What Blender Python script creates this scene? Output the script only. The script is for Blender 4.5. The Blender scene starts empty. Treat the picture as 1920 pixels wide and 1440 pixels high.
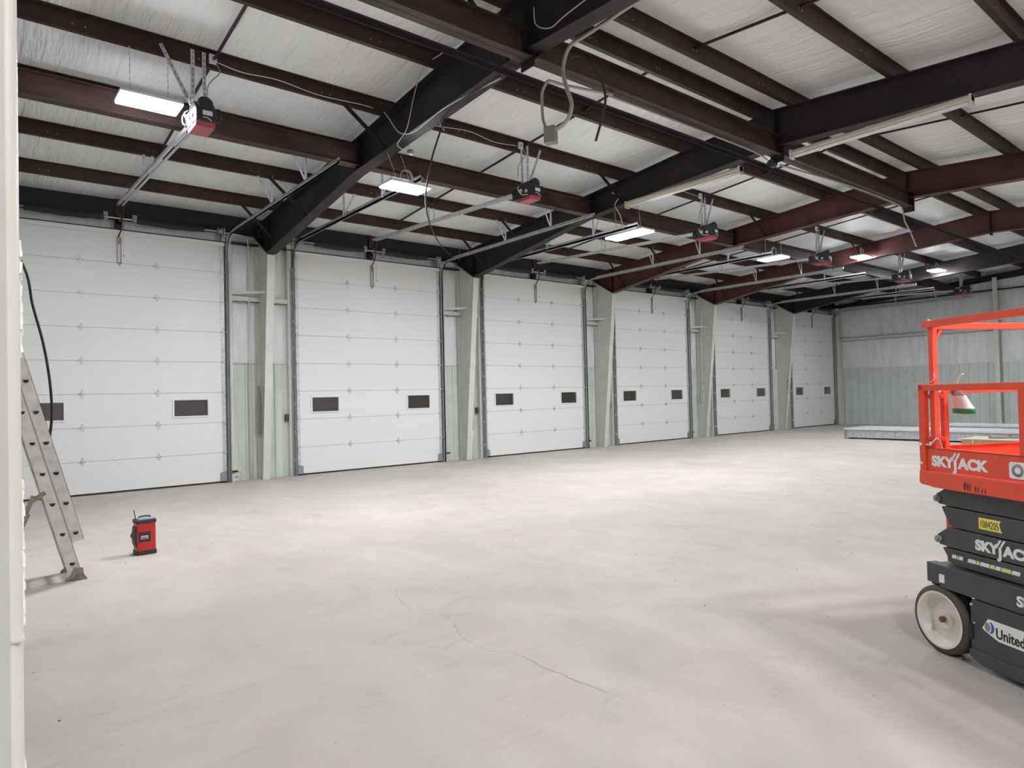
import bpy, bmesh, math, random
from mathutils import Vector, Matrix
random.seed(7)
sc = bpy.context.scene
COL = sc.collection
PI = math.pi
V = Vector

# ------------------------------------------------------------------ materials
def mat(name, col, rough=.5, metal=0., noise=0., nscale=8., bump=0., bscale=40., emis=0., spec=.5, stretch=(1,1,1), coat=0.):
    m = bpy.data.materials.new(name); m.use_nodes = True
    nt = m.node_tree; b = nt.nodes['Principled BSDF']
    b.inputs['Roughness'].default_value = rough
    b.inputs['Metallic'].default_value = metal
    b.inputs['Specular IOR Level'].default_value = spec
    b.inputs['Coat Weight'].default_value = coat
    c = (*col, 1)
    b.inputs['Base Color'].default_value = c
    if emis:
        b.inputs['Emission Color'].default_value = c
        b.inputs['Emission Strength'].default_value = emis
    if noise or bump:
        tc = nt.nodes.new('ShaderNodeTexCoord')
        mp = nt.nodes.new('ShaderNodeMapping'); mp.inputs['Scale'].default_value = stretch
        nt.links.new(tc.outputs['Object'], mp.inputs['Vector'])
    if noise:
        n = nt.nodes.new('ShaderNodeTexNoise'); n.inputs['Scale'].default_value = nscale; n.inputs['Detail'].default_value = 5
        nt.links.new(mp.outputs['Vector'], n.inputs['Vector'])
        mr = nt.nodes.new('ShaderNodeMapRange')
        mr.inputs['From Min'].default_value = .3; mr.inputs['From Max'].default_value = .7
        mr.inputs['To Min'].default_value = 1 - noise; mr.inputs['To Max'].default_value = 1 + noise * .5
        mx = nt.nodes.new('ShaderNodeMix'); mx.data_type = 'RGBA'; mx.blend_type = 'MULTIPLY'
        mx.inputs['Factor'].default_value = 1; mx.inputs['A'].default_value = c
        nt.links.new(n.outputs['Fac'], mr.inputs['Value'])
        nt.links.new(mr.outputs['Result'], mx.inputs['B'])
        nt.links.new(mx.outputs['Result'], b.inputs['Base Color'])
    if bump:
        n2 = nt.nodes.new('ShaderNodeTexNoise'); n2.inputs['Scale'].default_value = bscale; n2.inputs['Detail'].default_value = 4
        nt.links.new(mp.outputs['Vector'], n2.inputs['Vector'])
        bp = nt.nodes.new('ShaderNodeBump'); bp.inputs['Strength'].default_value = bump; bp.inputs['Distance'].default_value = .02
        nt.links.new(n2.outputs['Fac'], bp.inputs['Height'])
        nt.links.new(bp.outputs['Normal'], b.inputs['Normal'])
    return m

M = {}
M['brown'] = mat('oxide_brown_steel', (.050, .026, .026), .55, noise=.35, nscale=3, spec=.3)
M['brown3'] = mat('red_oxide_steel', (.088, .034, .031), .52, noise=.3, nscale=2, spec=.3)  # redder brown, for two of the rafters
M['brown2'] = mat('dark_brown_steel', (.028, .022, .024), .58, noise=.3, nscale=3, spec=.28)
M['strut'] = mat('rusty_brown_steel', (.060, .034, .031), .55, spec=.3, noise=.45, nscale=2.5, stretch=(1, 3, 3))
M['cream'] = mat('cream_painted_steel', (.60, .61, .56), .45, noise=.08, nscale=4)
M['liner'] = mat('pale_liner_panel', (.58, .62, .59), .4, noise=.08, nscale=3)
M['door'] = mat('white_door_panel', (.74, .745, .74), .42, noise=.03, nscale=2, bump=.05, bscale=3, stretch=(.2, 1, 25))
M['insul'] = mat('white_vinyl_insulation', (.80, .83, .845), .45, noise=.06, nscale=1.2)
M['wallins'] = mat('silver_white_wall_insulation', (.74, .76, .78), .35, noise=.12, nscale=2, stretch=(3, 3, .6))
M['galv'] = mat('galvanised_steel', (.60, .62, .64), .42, metal=.25, noise=.25, nscale=14)
M['galvd'] = mat('dark_galvanised_steel', (.30, .315, .33), .45, metal=.25, noise=.2, nscale=10)
M['steelw'] = mat('bright_galvanised_deck', (.70, .74, .80), .38, metal=.35, noise=.12, nscale=5)
M['black'] = mat('black_plastic', (.018, .018, .020), .45)
M['rubber'] = mat('black_rubber', (.02, .02, .02), .7)
M['spring'] = mat('oiled_black_spring', (.022, .020, .026), .4, bump=.6, bscale=60, stretch=(6, 1, 1))
M['motor'] = mat('dark_motor_housing', (.035, .035, .045), .4, metal=.3)
M['redplast'] = mat('dull_red_plastic_cover', (.36, .055, .07), .35)
M['wirew'] = mat('white_cable_sheath', (.62, .61, .58), .5)
M['conduit'] = mat('grey_flexible_conduit', (.36, .35, .33), .45, metal=.35)
M['boxg'] = mat('grey_steel_box', (.30, .30, .29), .5, metal=.4)
M['orange'] = mat('orange_red_lift_paint', (.80, .085, .038), .38, noise=.12, nscale=5)
M['dgrey'] = mat('dark_grey_lift_paint', (.060, .064, .068), .42, noise=.25, nscale=6)
M['tyre'] = mat('worn_grey_tyre', (.085, .075, .068), .75, noise=.3, nscale=9)
M['wheelw'] = mat('cream_wheel_rim', (.80, .76, .68), .35, noise=.08, nscale=7)
M['rust'] = mat('rusty_metal', (.22, .10, .05), .7, noise=.4, nscale=30)
M['decalw'] = mat('white_decal', (.85, .85, .84), .45)
M['decaly'] = mat('yellow_decal', (.85, .76, .12), .5)
M['tapey'] = mat('faded_yellow_tape', (.78, .74, .35), .5)
M['blue'] = mat('blue_decal', (.03, .10, .45), .45)
M['ink'] = mat('black_ink', (.02, .02, .02), .5)
M['inksm'] = mat('smudged_dark_grease', (.14, .03, .02), .7, noise=.5, nscale=30)
M['alu'] = mat('dull_aluminium', (.68, .66, .62), .42, metal=.3, noise=.2, nscale=10)
M['aludirt'] = mat('dirty_aluminium_foot', (.30, .26, .21), .6, metal=.3, noise=.5, nscale=30)
M['hole'] = mat('dark_rung_hollow', (.02, .017, .015), .7)
M['radio'] = mat('red_radio_body', (.62, .022, .028), .35)
M['radiod'] = mat('dark_radio_bumper', (.035, .035, .038), .55)
M['radiot'] = mat('blue_grey_radio_top', (.28, .32, .40), .4)
M['card'] = mat('brown_cardboard', (.40, .26, .15), .8, noise=.1, nscale=3)
M['cardtop'] = mat('pale_cardboard_lid', (.74, .64, .50), .8, noise=.08, nscale=3)
M['strap'] = mat('pale_green_strap', (.55, .68, .45), .5)
M['bagw'] = mat('white_wrinkled_bag', (.78, .72, .68), .4, bump=.5, bscale=25)
M['bagg'] = mat('green_bag_end', (.02, .30, .10), .4, bump=.5, bscale=25)
M['bagd'] = mat('brownish_bag_print', (.30, .22, .20), .5, noise=.5, nscale=20)
M['fix'] = mat('yellowed_cream_fixture', (.62, .57, .46), .45, noise=.1, nscale=4)
M['lamp'] = mat('led_lens', (.97, .985, 1.0), .4, emis=1.0)
M['lamph'] = mat('white_lamp_housing', (.75, .76, .78), .4)
M['post'] = mat('cream_corner_paint', (.66, .63, .57), .4, noise=.05, nscale=5)
M['postd'] = mat('grey_cream_post_face', (.54, .54, .49), .5, noise=.08, nscale=5)  # darker copy of the post paint, for the shaded front face
M['caulk'] = mat('white_caulk', (.85, .84, .80), .6)
M['yell'] = mat('yellow_plastic', (.75, .62, .05), .4)
M['redtag'] = mat('orange_red_tag', (.75, .13, .06), .5)

# glass
g = bpy.data.materials.new('window_glass'); g.use_nodes = True
gb = g.node_tree.nodes['Principled BSDF']
gb.inputs['Base Color'].default_value = (.8, .8, .8, 1); gb.inputs['Roughness'].default_value = .03
gb.inputs['Transmission Weight'].default_value = 1.0; gb.inputs['IOR'].default_value = 1.5
M['glass'] = g

# wrinkled insulation bump: folds stretched along one axis
def add_folds(m, scales, strength, dist=.05):
    nt = m.node_tree; b = nt.nodes['Principled BSDF']
    tc = nt.nodes.new('ShaderNodeTexCoord'); prev = None
    for (sx, sy, sz), st, sca in scales:
        mp = nt.nodes.new('ShaderNodeMapping'); mp.inputs['Scale'].default_value = (sx, sy, sz)
        mp.inputs['Rotation'].default_value = (0, 0, .0)
        n = nt.nodes.new('ShaderNodeTexNoise'); n.inputs['Scale'].default_value = sca; n.inputs['Detail'].default_value = 3
        n.inputs['Distortion'].default_value = .6
        nt.links.new(tc.outputs['Object'], mp.inputs['Vector']); nt.links.new(mp.outputs['Vector'], n.inputs['Vector'])
        bp = nt.nodes.new('ShaderNodeBump'); bp.inputs['Strength'].default_value = st; bp.inputs['Distance'].default_value = dist
        nt.links.new(n.outputs['Fac'], bp.inputs['Height'])
        if prev: nt.links.new(prev.outputs['Normal'], bp.inputs['Normal'])
        prev = bp
    nt.links.new(prev.outputs['Normal'], b.inputs['Normal'])
add_folds(M['insul'], [((1, .06, .3), .8, 7.0), ((1, .13, .4), .5, 15.0), ((1, .10, .4), .25, 34.0)], .3, .06)
add_folds(M['wallins'], [((1, 1, .16), .9, 4.0), ((1, 1, .3), .35, 14.0)], .4, .06)

# concrete floor
def concrete():
    m = bpy.data.materials.new('worn_concrete'); m.use_nodes = True
    nt = m.node_tree; b = nt.nodes['Principled BSDF']; N = nt.nodes; L = nt.links
    tc = N.new('ShaderNodeTexCoord')
    def noise(scale, detail=6, dist=0., st=(1, 1, 1), rot=0):
        mp = N.new('ShaderNodeMapping'); mp.inputs['Scale'].default_value = st; mp.inputs['Rotation'].default_value = (0, 0, rot)
        L.new(tc.outputs['Object'], mp.inputs['Vector'])
        n = N.new('ShaderNodeTexNoise'); n.inputs['Scale'].default_value = scale; n.inputs['Detail'].default_value = detail
        n.inputs['Distortion'].default_value = dist; L.new(mp.outputs['Vector'], n.inputs['Vector']); return n.outputs['Fac']
    def ramp(f, a, b_, lo, hi):
        r = N.new('ShaderNodeMapRange'); r.inputs['From Min'].default_value = a; r.inputs['From Max'].default_value = b_
        r.inputs['To Min'].default_value = lo; r.inputs['To Max'].default_value = hi; L.new(f, r.inputs['Value']); return r.outputs['Result']
    def mult(x, y):
        q = N.new('ShaderNodeMath'); q.operation = 'MULTIPLY'; L.new(x, q.inputs[0]); L.new(y, q.inputs[1]); return q.outputs[0]
    big = ramp(noise(.35, 4, .5), .35, .65, .90, 1.04)
    mid = ramp(noise(1.6, 6, 1.2, (1, .6, 1), .5), .35, .7, 1.03, .90)
    scr = ramp(noise(2.2, 8, 2.5, (.5, 1.6, 1), .35), .60, .78, 1.0, .87)
    fin = ramp(noise(28, 4), .3, .7, .97, 1.02)
    spk = ramp(noise(60, 2), .70, .76, 1.0, .80)
    v = mult(mult(mult(big, mid), mult(scr, fin)), spk)
    mixc = N.new('ShaderNodeMix'); mixc.data_type = 'RGBA'
    mixc.inputs['A'].default_value = (.515, .472, .446, 1); mixc.inputs['B'].default_value = (.515, .472, .424, 1)
    L.new(ramp(noise(.9, 3, .5), .4, .6, 0, 1), mixc.inputs['Factor'])
    mx = N.new('ShaderNodeMix'); mx.data_type = 'RGBA'; mx.blend_type = 'MULTIPLY'; mx.inputs['Factor'].default_value = 1
    L.new(mixc.outputs['Result'], mx.inputs['A']); L.new(v, mx.inputs['B']); L.new(mx.outputs['Result'], b.inputs['Base Color'])
    L.new(ramp(noise(2.0, 5, 1), .3, .7, .50, .68), b.inputs['Roughness'])
    b.inputs['Specular IOR Level'].default_value = .35
    bp = N.new('ShaderNodeBump'); bp.inputs['Strength'].default_value = .12; bp.inputs['Distance'].default_value = .01
    L.new(noise(18, 6), bp.inputs['Height']); L.new(bp.outputs['Normal'], b.inputs['Normal'])
    return m
M['floor'] = concrete()
M['crack'] = mat('crack_line', (.26, .24, .22), .8)
M['debris'] = mat('floor_debris', (.10, .09, .08), .8)

# ------------------------------------------------------------------ mesh builder
class MB:
    def __init__(s): s.v = []; s.f = []; s.m = []; s.mi = 0; s.sm = []; s.smooth = False
    def mat(s, i): s.mi = i; return s
    def add(s, vs, fs, smooth=None):
        o = len(s.v); s.v += [tuple(x) for x in vs]
        for f in fs:
            s.f.append([o + i for i in f]); s.m.append(s.mi); s.sm.append(s.smooth if smooth is None else smooth)
        return s
    def box(s, a, b):
        x0, y0, z0 = a; x1, y1, z1 = b
        x0, x1 = min(x0, x1), max(x0, x1); y0, y1 = min(y0, y1), max(y0, y1); z0, z1 = min(z0, z1), max(z0, z1)
        vs = [(x0,y0,z0),(x1,y0,z0),(x1,y1,z0),(x0,y1,z0),(x0,y0,z1),(x1,y0,z1),(x1,y1,z1),(x0,y1,z1)]
        return s.add(vs, [(0,3,2,1),(4,5,6,7),(0,1,5,4),(1,2,6,5),(2,3,7,6),(3,0,4,7)], False)
    def cbox(s, c, d): return s.box([c[i]-d[i]/2 for i in range(3)], [c[i]+d[i]/2 for i in range(3)])
    def bar(s, p, q, w, h, up=(0,0,1)):
        p = V(p); q = V(q); d = (q-p).normalized(); up = V(up)
        if abs(d.dot(up)) > .98: up = V((0,1,0)) if abs(d.y) < .9 else V((1,0,0))
        r = d.cross(up).normalized(); u = r.cross(d).normalized()
        vs = []
        for c in (p, q):
            for a, b in ((-1,-1),(1,-1),(1,1),(-1,1)): vs.append(c + r*a*w/2 + u*b*h/2)
        return s.add(vs, [(0,1,2,3),(7,6,5,4),(0,4,5,1),(1,5,6,2),(2,6,7,3),(3,7,4,0)], False)
    def tube(s, pts, r, n=8, caps=True):
        pts = [V(p) for p in pts]; m = len(pts); vs = []
        up = None
        for i, p in enumerate(pts):
            d = (pts[min(i+1, m-1)] - pts[max(i-1, 0)]).normalized()
            if up is None:
                up = V((0,0,1)) if abs(d.z) < .9 else V((1,0,0))
            a = d.cross(up).normalized(); b = a.cross(d).normalized(); up = b
            rr = r[i] if isinstance(r, (list, tuple)) else r
            for k in range(n):
                t = 2*PI*k/n; vs.append(p + a*math.cos(t)*rr + b*math.sin(t)*rr)
        fs = []
        for i in range(m-1):
            for k in range(n):
                fs.append((i*n+k, (i+1)*n+k, (i+1)*n+(k+1)%n, i*n+(k+1)%n))
        s.add(vs, fs, n > 5)
        if caps:
            o = len(s.v) - m*n
            s.f.append([o+k for k in range(n)]); s.m.append(s.mi); s.sm.append(False)
            s.f.append([o+(m-1)*n+k for k in reversed(range(n))]); s.m.append(s.mi); s.sm.append(False)
        return s
    def cyl(s, p, q, r, n=16): return s.tube([p, q], r, n)
    def prism(s, poly, o, ex, ey, ez):          # poly 2D in (ex,ey) extruded along vector ez
        o = V(o); ex = V(ex); ey = V(ey); ez = V(ez); n = len(poly)
        vs = [o + ex*a + ey*b for a, b in poly]; vs += [x + ez for x in vs]
        fs = [list(range(n))[::-1], list(range(n, 2*n))] + [(i, (i+1) % n, n+(i+1) % n, n+i) for i in range(n)]
        return s.add(vs, fs, False)
    def profile(s, path, prof, closed=False):   # path: list of (point, xdir, ydir)
        n = len(prof); vs = []
        for p, ex, ey in path:
            for a, b in prof: vs.append(V(p) + V(ex)*a + V(ey)*b)
        fs = []; kk = n if closed else n-1
        for i in range(len(path)-1):
            for k in range(kk):
                fs.append((i*n+k, (i+1)*n+k, (i+1)*n+(k+1)%n, i*n+(k+1)%n))
        return s.add(vs, fs)
    def lathe(s, prof, o, ax, n=40):            # prof (r, h) around axis ax at o
        o = V(o); ax = V(ax).normalized(); t = V((0,0,1)) if abs(ax.z) < .9 else V((1,0,0))
        a = ax.cross(t).normalized(); b = ax.cross(a)
        vs = []
        for r, h in prof:
            for k in range(n):
                th = 2*PI*k/n; vs.append(o + ax*h + (a*math.cos(th) + b*math.sin(th))*r)
        fs = []
        for i in range(len(prof)-1):
            for k in range(n): fs.append((i*n+k, i*n+(k+1)%n, (i+1)*n+(k+1)%n, (i+1)*n+k))
        return s.add(vs, fs, True)
    def build(s, name, mats, parent=None, bevel=0, loc=None, fix=True):
        me = bpy.data.meshes.new(name); me.from_pydata(s.v, [], s.f)
        if not isinstance(mats, (list, tuple)): mats = [mats]
        for k in mats: me.materials.append(M[k] if isinstance(k, str) else k)
        me.polygons.foreach_set('material_index', s.m); me.polygons.foreach_set('use_smooth', s.sm)
        me.update()
        if fix:
            bm = bmesh.new(); bm.from_mesh(me); bmesh.ops.recalc_face_normals(bm, faces=bm.faces); bm.to_mesh(me); bm.free()
        o = bpy.data.objects.new(name, me); COL.objects.link(o)
        if loc is not None: o.location = loc
        if parent: o.parent = parent
        if bevel:
            b = o.modifiers.new('b', 'BEVEL'); b.width = bevel; b.segments = 2; b.limit_method = 'ANGLE'; b.angle_limit = .6
        return o

def tag(o, label, cat, group=None, kind=None):
    o['label'] = label; o['category'] = cat
    if group: o['group'] = group
    if kind: o['kind'] = kind
    return o
def empty(name, loc, rz=0):
    o = bpy.data.objects.new(name, None); o.location = loc; o.rotation_euler = (0, 0, rz); o.empty_display_size = .1
    COL.objects.link(o); return o
def structure(o): o['kind'] = 'structure'; return o
def smooth_path(pts, sub=6):
    P = [V(p) for p in pts]; P = [P[0]*2-P[1]] + P + [P[-1]*2-P[-2]]; out = []
    for i in range(1, len(P)-2):
        for k in range(sub):
            t = k/sub; a, b, c, d = P[i-1], P[i], P[i+1], P[i+2]
            out.append(.5*((2*b) + (c-a)*t + (2*a-5*b+4*c-d)*t*t + (3*b-a-3*c+d)*t**3))
    out.append(P[-2]); return out
def cable(name, pts, r, m, label, cat='cable', group=None, sub=6, n=8):
    o = MB().tube(smooth_path(pts, sub), r, n).build(name, m)
    return tag(o, label, cat, group)

# ------------------------------------------------------------------ camera
F_PX = 1260.617
yaw, pitch, roll = map(math.radians, (39.01618, .96182, -1.31798))
cy, sy, cp, sp = math.cos(yaw), math.sin(yaw), math.cos(pitch), math.sin(pitch)
fw = V((sy*cp, cy*cp, sp)); rt = V((cy, -sy, 0)); upv = rt.cross(fw)
rt2 = rt*math.cos(roll) + upv*math.sin(roll); up2 = -rt*math.sin(roll) + upv*math.cos(roll)
cam = bpy.data.cameras.new('camera'); co = bpy.data.objects.new('camera', cam); COL.objects.link(co)
cam.sensor_width = 36; cam.lens = F_PX/1920*36; cam.clip_start = .05; cam.clip_end = 200
mw = Matrix((( rt2.x, up2.x, -fw.x, -4.1372), (rt2.y, up2.y, -fw.y, -14.2961), (rt2.z, up2.z, -fw.z, 1.6334), (0,0,0,1)))
co.matrix_world = mw; sc.camera = co

# ------------------------------------------------------------------ dimensions
XL = [-3.834, 1.358, 6.452, 11.544, 16.817, 22.2]      # left track edge of each door
WD = 3.834; HD = 4.877; SEC = HD/8
XR = [x + WD for x in XL]
FX = [-4.46, .68, 5.82, 10.915, 16.1, 21.43]           # frame planes
X0, X1 = -9.5, 26.4                                    # near-left and far end of building
YB = -17.6; YR = -8.8
def rtop(y):  return 5.29 + .0833*(-y if y > YR else (y - 2*YR))     # top of rafters
def roofz(y): return rtop(y) + .205
ORD = ['first', 'second', 'third', 'fourth', 'fifth', 'sixth']

# ------------------------------------------------------------------ floor
fl = MB()
nx, ny = 36, 20
fl.add([(X0, YB, 0), (X1+.3, YB, 0), (X1+.3, .4, 0), (X0, .4, 0), (X0, YB, -.2), (X1+.3, YB, -.2), (X1+.3, .4, -.2), (X0, .4, -.2)],
       [(0,1,2,3),(7,6,5,4),(0,4,5,1),(1,5,6,2),(2,6,7,3),(3,7,4,0)])
fl.mat(1)
def ribbon(pts, w, z=.0009):
    P = []
    pts = [V((a, b, z)) for a, b in pts]
    fine = []
    for i in range(len(pts)-1):
        seg = pts[i+1]-pts[i]; k = max(2, int(seg.length/.04))
        nrm = V((-seg.y, seg.x, 0)).normalized()
        for j in range(k):
            fine.append(pts[i] + seg*(j/k) + nrm*random.uniform(-.008, .008))
    fine.append(pts[-1]); vs = []
    for i, p in enumerate(fine):
        d = (fine[min(i+1, len(fine)-1)]-fine[max(0, i-1)]).normalized(); nn = V((-d.y, d.x, 0))
        ww = w*random.uniform(.3, 1.1); vs += [p+nn*ww/2, p-nn*ww/2]
    fl.add(vs, [(2*i, 2*i+1, 2*i+3, 2*i+2) for i in range(len(fine)-1)])
ribbon([(-1.284, -9.121), (-1.397, -9.351), (-1.46, -9.564), (-1.506, -9.79), (-1.458, -9.903), (-1.372, -10.05), (-1.43, -10.235), (-1.525, -10.44), (-1.552, -10.591), (-1.554, -10.743), (-1.554, -10.829), (-1.491, -10.886), (-1.455, -10.967), (-1.456, -11.082), (-1.472, -11.2), (-1.466, -11.312), (-1.451, -11.366), (-1.458, -11.44), (-1.451, -11.563), (-1.443, -11.698), (-1.434, -11.845)], .005)
fl.mat(2)
for k in range(150):
    x = random.uniform(-3.9, 14); y = random.uniform(-13.6, -1.5); r = random.uniform(.003, .010)
    n = random.choice((4, 5, 6)); a0 = random.random()*6
    el = random.uniform(.4, 1)
    top = (x, y, r*.8)
    ring = [(x+r*math.cos(a0+2*PI*i/n), y+r*el*math.sin(a0+2*PI*i/n), .0005) for i in range(n)]
    fl.add(ring+[top], [(i, (i+1) % n, n) for i in range(n)])
structure(fl.build('floor', ['floor', 'crack', 'debris'], fix=False))

# ------------------------------------------------------------------ ceiling (sagging insulation blanket)
PUR_L = [-1.15, -2.65, -4.15, -5.62, -7.07, -8.5]
PUR = PUR_L + [2*YR - y for y in reversed(PUR_L)]
cl = MB(); ys = []
edges = [.25] + PUR + [YB-.25]
for a, b in zip(edges[:-1], edges[1:]):
    k = 8 if abs(a-b) > .8 else 3
    ys += [(a+(b-a)*j/k, j/k, abs(a-b)) for j in range(k)]
ys.append((YB-.25, 0, 1))
xs = [X0 + (X1-X0)*i/120 for i in range(121)]
vs = []
for x in xs:
    for y, t, w in ys:
        sag = .045*math.sin(PI*t)*min(1, w) * (1+.25*math.sin(x*1.7+y*3))
        vs.append((x, y, roofz(y) - sag))
ny = len(ys)
cl.add(vs, [(i*ny+j, (i+1)*ny+j, (i+1)*ny+j+1, i*ny+j+1) for i in range(120) for j in range(ny-1)], True)
cl.mat(1)
cl.add([(X0, .3, roofz(0)+.15), (X1+.3, .3, roofz(0)+.15), (X1+.3, YR, roofz(YR)+.15), (X0, YR, roofz(YR)+.15), (X1+.3, YB-.3, roofz(YB)+.15), (X0, YB-.3, roofz(YB)+.15)],
       [(0,1,2,3), (3,2,4,5)])
structure(cl.build('ceiling', ['insul', 'galvd'], fix=False))

# ------------------------------------------------------------------ walls
def bulge_panel(mb, p0, du, dv, nrm, nu, nv, depth, edge=.0):
    vs = []
    for i in range(nu+1):
        for j in range(nv+1):
            u, v = i/nu, j/nv
            d = depth*(math.sin(PI*u)**.7)*(min(1, 6*v, 6*(1-v)))**.6 if nu > 1 else 0
            vs.append(V(p0) + V(du)*u + V(dv)*v + V(nrm)*(d + edge))
    mb.add(vs, [(i*(nv+1)+j, (i+1)*(nv+1)+j, (i+1)*(nv+1)+j+1, i*(nv+1)+j+1) for i in range(nu) for j in range(nv)], True)

HDR_Z = 5.42
wl = MB(); wl.mat(0)
# outer skin of the door wall with openings
gaps = [(X0, XL[0])] + [(XR[i], XL[i+1]) for i in range(5)] + [(XR[5], X1)]
for a, b in gaps: wl.box((a, .16, 0), (b, .30, HD))
wl.box((X0, .16, HD), (X1+.3, .30, HDR_Z+.3))
wl.mat(1)
for i, (a, b) in enumerate(gaps):
    # bulging insulation bays above the liner
    parts = [(a+.06, FX[i]-.02), (FX[i]+.02, b-.06)] if 0 < i < 6 else [(a, b)]
    for (p, q) in parts:
        for z0, z1 in ((2.42, 3.70), (3.82, 4.90), (4.94, 5.3)):
            bulge_panel(wl, (p, .155, z0), (q-p, 0, 0), (0, 0, z1-z0), (0, -1, 0), 10, 8, .05 if q-p < 1 else .08)
for i in range(6):                                   # insulation above each door
    c = (XL[i]+XR[i])/2
    for p, q in ((XL[i]+.02, c-.12), (c+.12, XR[i]-.18)):
        bulge_panel(wl, (p, .155, HD+.0), (q-p, 0, 0), (0, 0, .45), (0, -1, 0), 10, 5, .035)
wall = structure(wl.build('wall_left', ['liner', 'wallins'], fix=False))
def ribbed(x0, x1, y, z0, z1, pitch=.305, d=.03):
    pts = [(x0, 0)]; x = x0 + .06
    while x < x1 - .09:
        pts += [(x, 0), (x+.018, d), (x+.048, d), (x+.066, 0)]; x += pitch
        if x - .14 < x1-.03 and x-.14 > pts[-1][0]: pts += [(x-.155, 0), (x-.150, .004), (x-.143, .004), (x-.138, 0)]
    pts = [p for p in pts if p[0] < x1] + [(x1, 0)]
    return pts
def ribbed2(w):
    pts = [(0, 0)]; x = .05
    while x < w-.1:
        pts += [(x, 0), (x+.006, .04), (x+.034, .04), (x+.04, 0), (x+.19, 0), (x+.193, .006), (x+.203, .006), (x+.206, 0)]; x += .32
    return pts + [(w, 0)]
lm = MB()
for i, (a, b) in enumerate(gaps):
    pts = ribbed(a+.0, b-.0, 0, 0, 2.42)
    path = [((0, .14, .0), (1,0,0), (0,-1,0)), ((0, .14, 2.43), (1,0,0), (0,-1,0))]
    lm.profile(path, pts)
    lm.box((a, .10, 2.425), (b, .16, 2.44))
lm.build('liner_panel', 'liner', wall, fix=False)
gm = MB()
for i, (a, b) in enumerate(gaps):
    gm.box((a, .02, 3.70), (b, .15, 3.715)); gm.box((a, .02, 3.70), (b, .03, 3.80)); gm.box((a, .02, 3.80), (b, .15, 3.815))
    if 0 < i: gm.bar((a, .06, 3.86), (min(b, FX[i] if i < 6 else b), -.28, 3.89), .03, .05)
gm.build('girt', 'cream', wall)
gm = MB()
for i, (a, b) in enumerate(gaps): gm.box((a, .05, 4.90), (b, .15, 4.94))
gm.build('dark_girt', 'black', wall)
# framed jambs and header flashing
for i in range(6):
    jm = MB()
    jm.box((XL[i]-.10, .0, 0), (XL[i]-.012, .17, 5.0)); jm.box((XR[i]+.012, .0, 0), (XR[i]+.10, .17, 5.0))
    o = structure(jm.build('trim_%d' % (i+1), 'cream'))
    hm = MB(); hm.box((XL[i]-.1, .0, HD+.005), (XR[i]+.1, .16, HD+.03)); hm.build('header_flashing', 'black', o)

# far end wall
we = MB(); xw = X1; we.mat(0)
top = [(.3, 0), (.3, rtop(0)+.3), (YR, rtop(YR)+.35), (YB-.3, rtop(YB)+.3), (YB-.3, 0)]
we.prism([(a, b) for a, b in top], (xw+.02, 0, 0), (0,1,0), (0,0,1), (.25, 0, 0))
we.mat(1)
yy = [.1, -1.5, -3.1, -4.6, -6.15, -7.7, -9.3, -11.5, -13.5, -15.5, YB]
for a, b in zip(yy[:-1], yy[1:]):
    for z0, z1 in ((2.47, 3.70), (3.83, 5.2)):
        bulge_panel(we, (xw+.015, a, z0), (0, b-a, 0), (0, 0, z1-z0), (-1, 0, 0), 10, 8, .045)
    bulge_panel(we, (xw+.015, a, 5.26), (0, b-a, 0), (0, 0, 1.0), (-1, 0, 0), 4, 4, .02)
wfar = structure(we.build('wall_far', ['liner', 'wallins'], fix=False))
lm = MB(); lm.profile([((xw, .1, 0), (0,-1,0), (-1,0,0)), ((xw, .1, 2.47), (0,-1,0), (-1,0,0))], ribbed2(17.6))
lm.build('liner_panel', 'liner', wfar, fix=False)
gm = MB(); gm.box((xw-.13, .1, 3.70), (xw-.12, YB, 3.83)); gm.box((xw-.13, .1, 3.82), (xw, YB, 3.83)); gm.box((xw-.13, .1, 3.70), (xw, YB, 3.71))
gm.build('girt', 'cream', wfar)
gm = MB(); gm.box((xw-.10, .1, 5.205), (xw+.01, YB, 5.255)); gm.build('dark_girt', 'black', wfar)
for k, y in enumerate((-.16, -6.12, -12.0)):
    c = MB(); x = xw-.14
    c.box((x-.16, y-.004, 0), (x+.12, y+.004, rtop(y)-.12)); c.box((x-.17, y-.075, 0), (x-.16, y+.075, rtop(y)-.12)); c.box((x+.11, y-.075, 0), (x+.12, y+.075, rtop(y)-.12))
    o = c.build('wall_column', 'cream')
    tag(o, ['cream steel column in the far corner beside the last overhead door', 'slim cream steel column in the middle of the far end wall', 'cream steel column of the far end wall hidden behind the lift side'][k], 'column')

# near walls (behind and beside the camera)
wr = MB(); wr.box((X0, YB-.25, 0), (X1+.3, YB, 5.6)); structure(wr.build('wall_right', 'wallins'))
wn = MB(); wn.prism(top, (X0-.2, 0, 0), (0,1,0), (0,0,1), (.2, 0, 0)); structure(wn.build('wall_near', 'wallins'))

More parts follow.
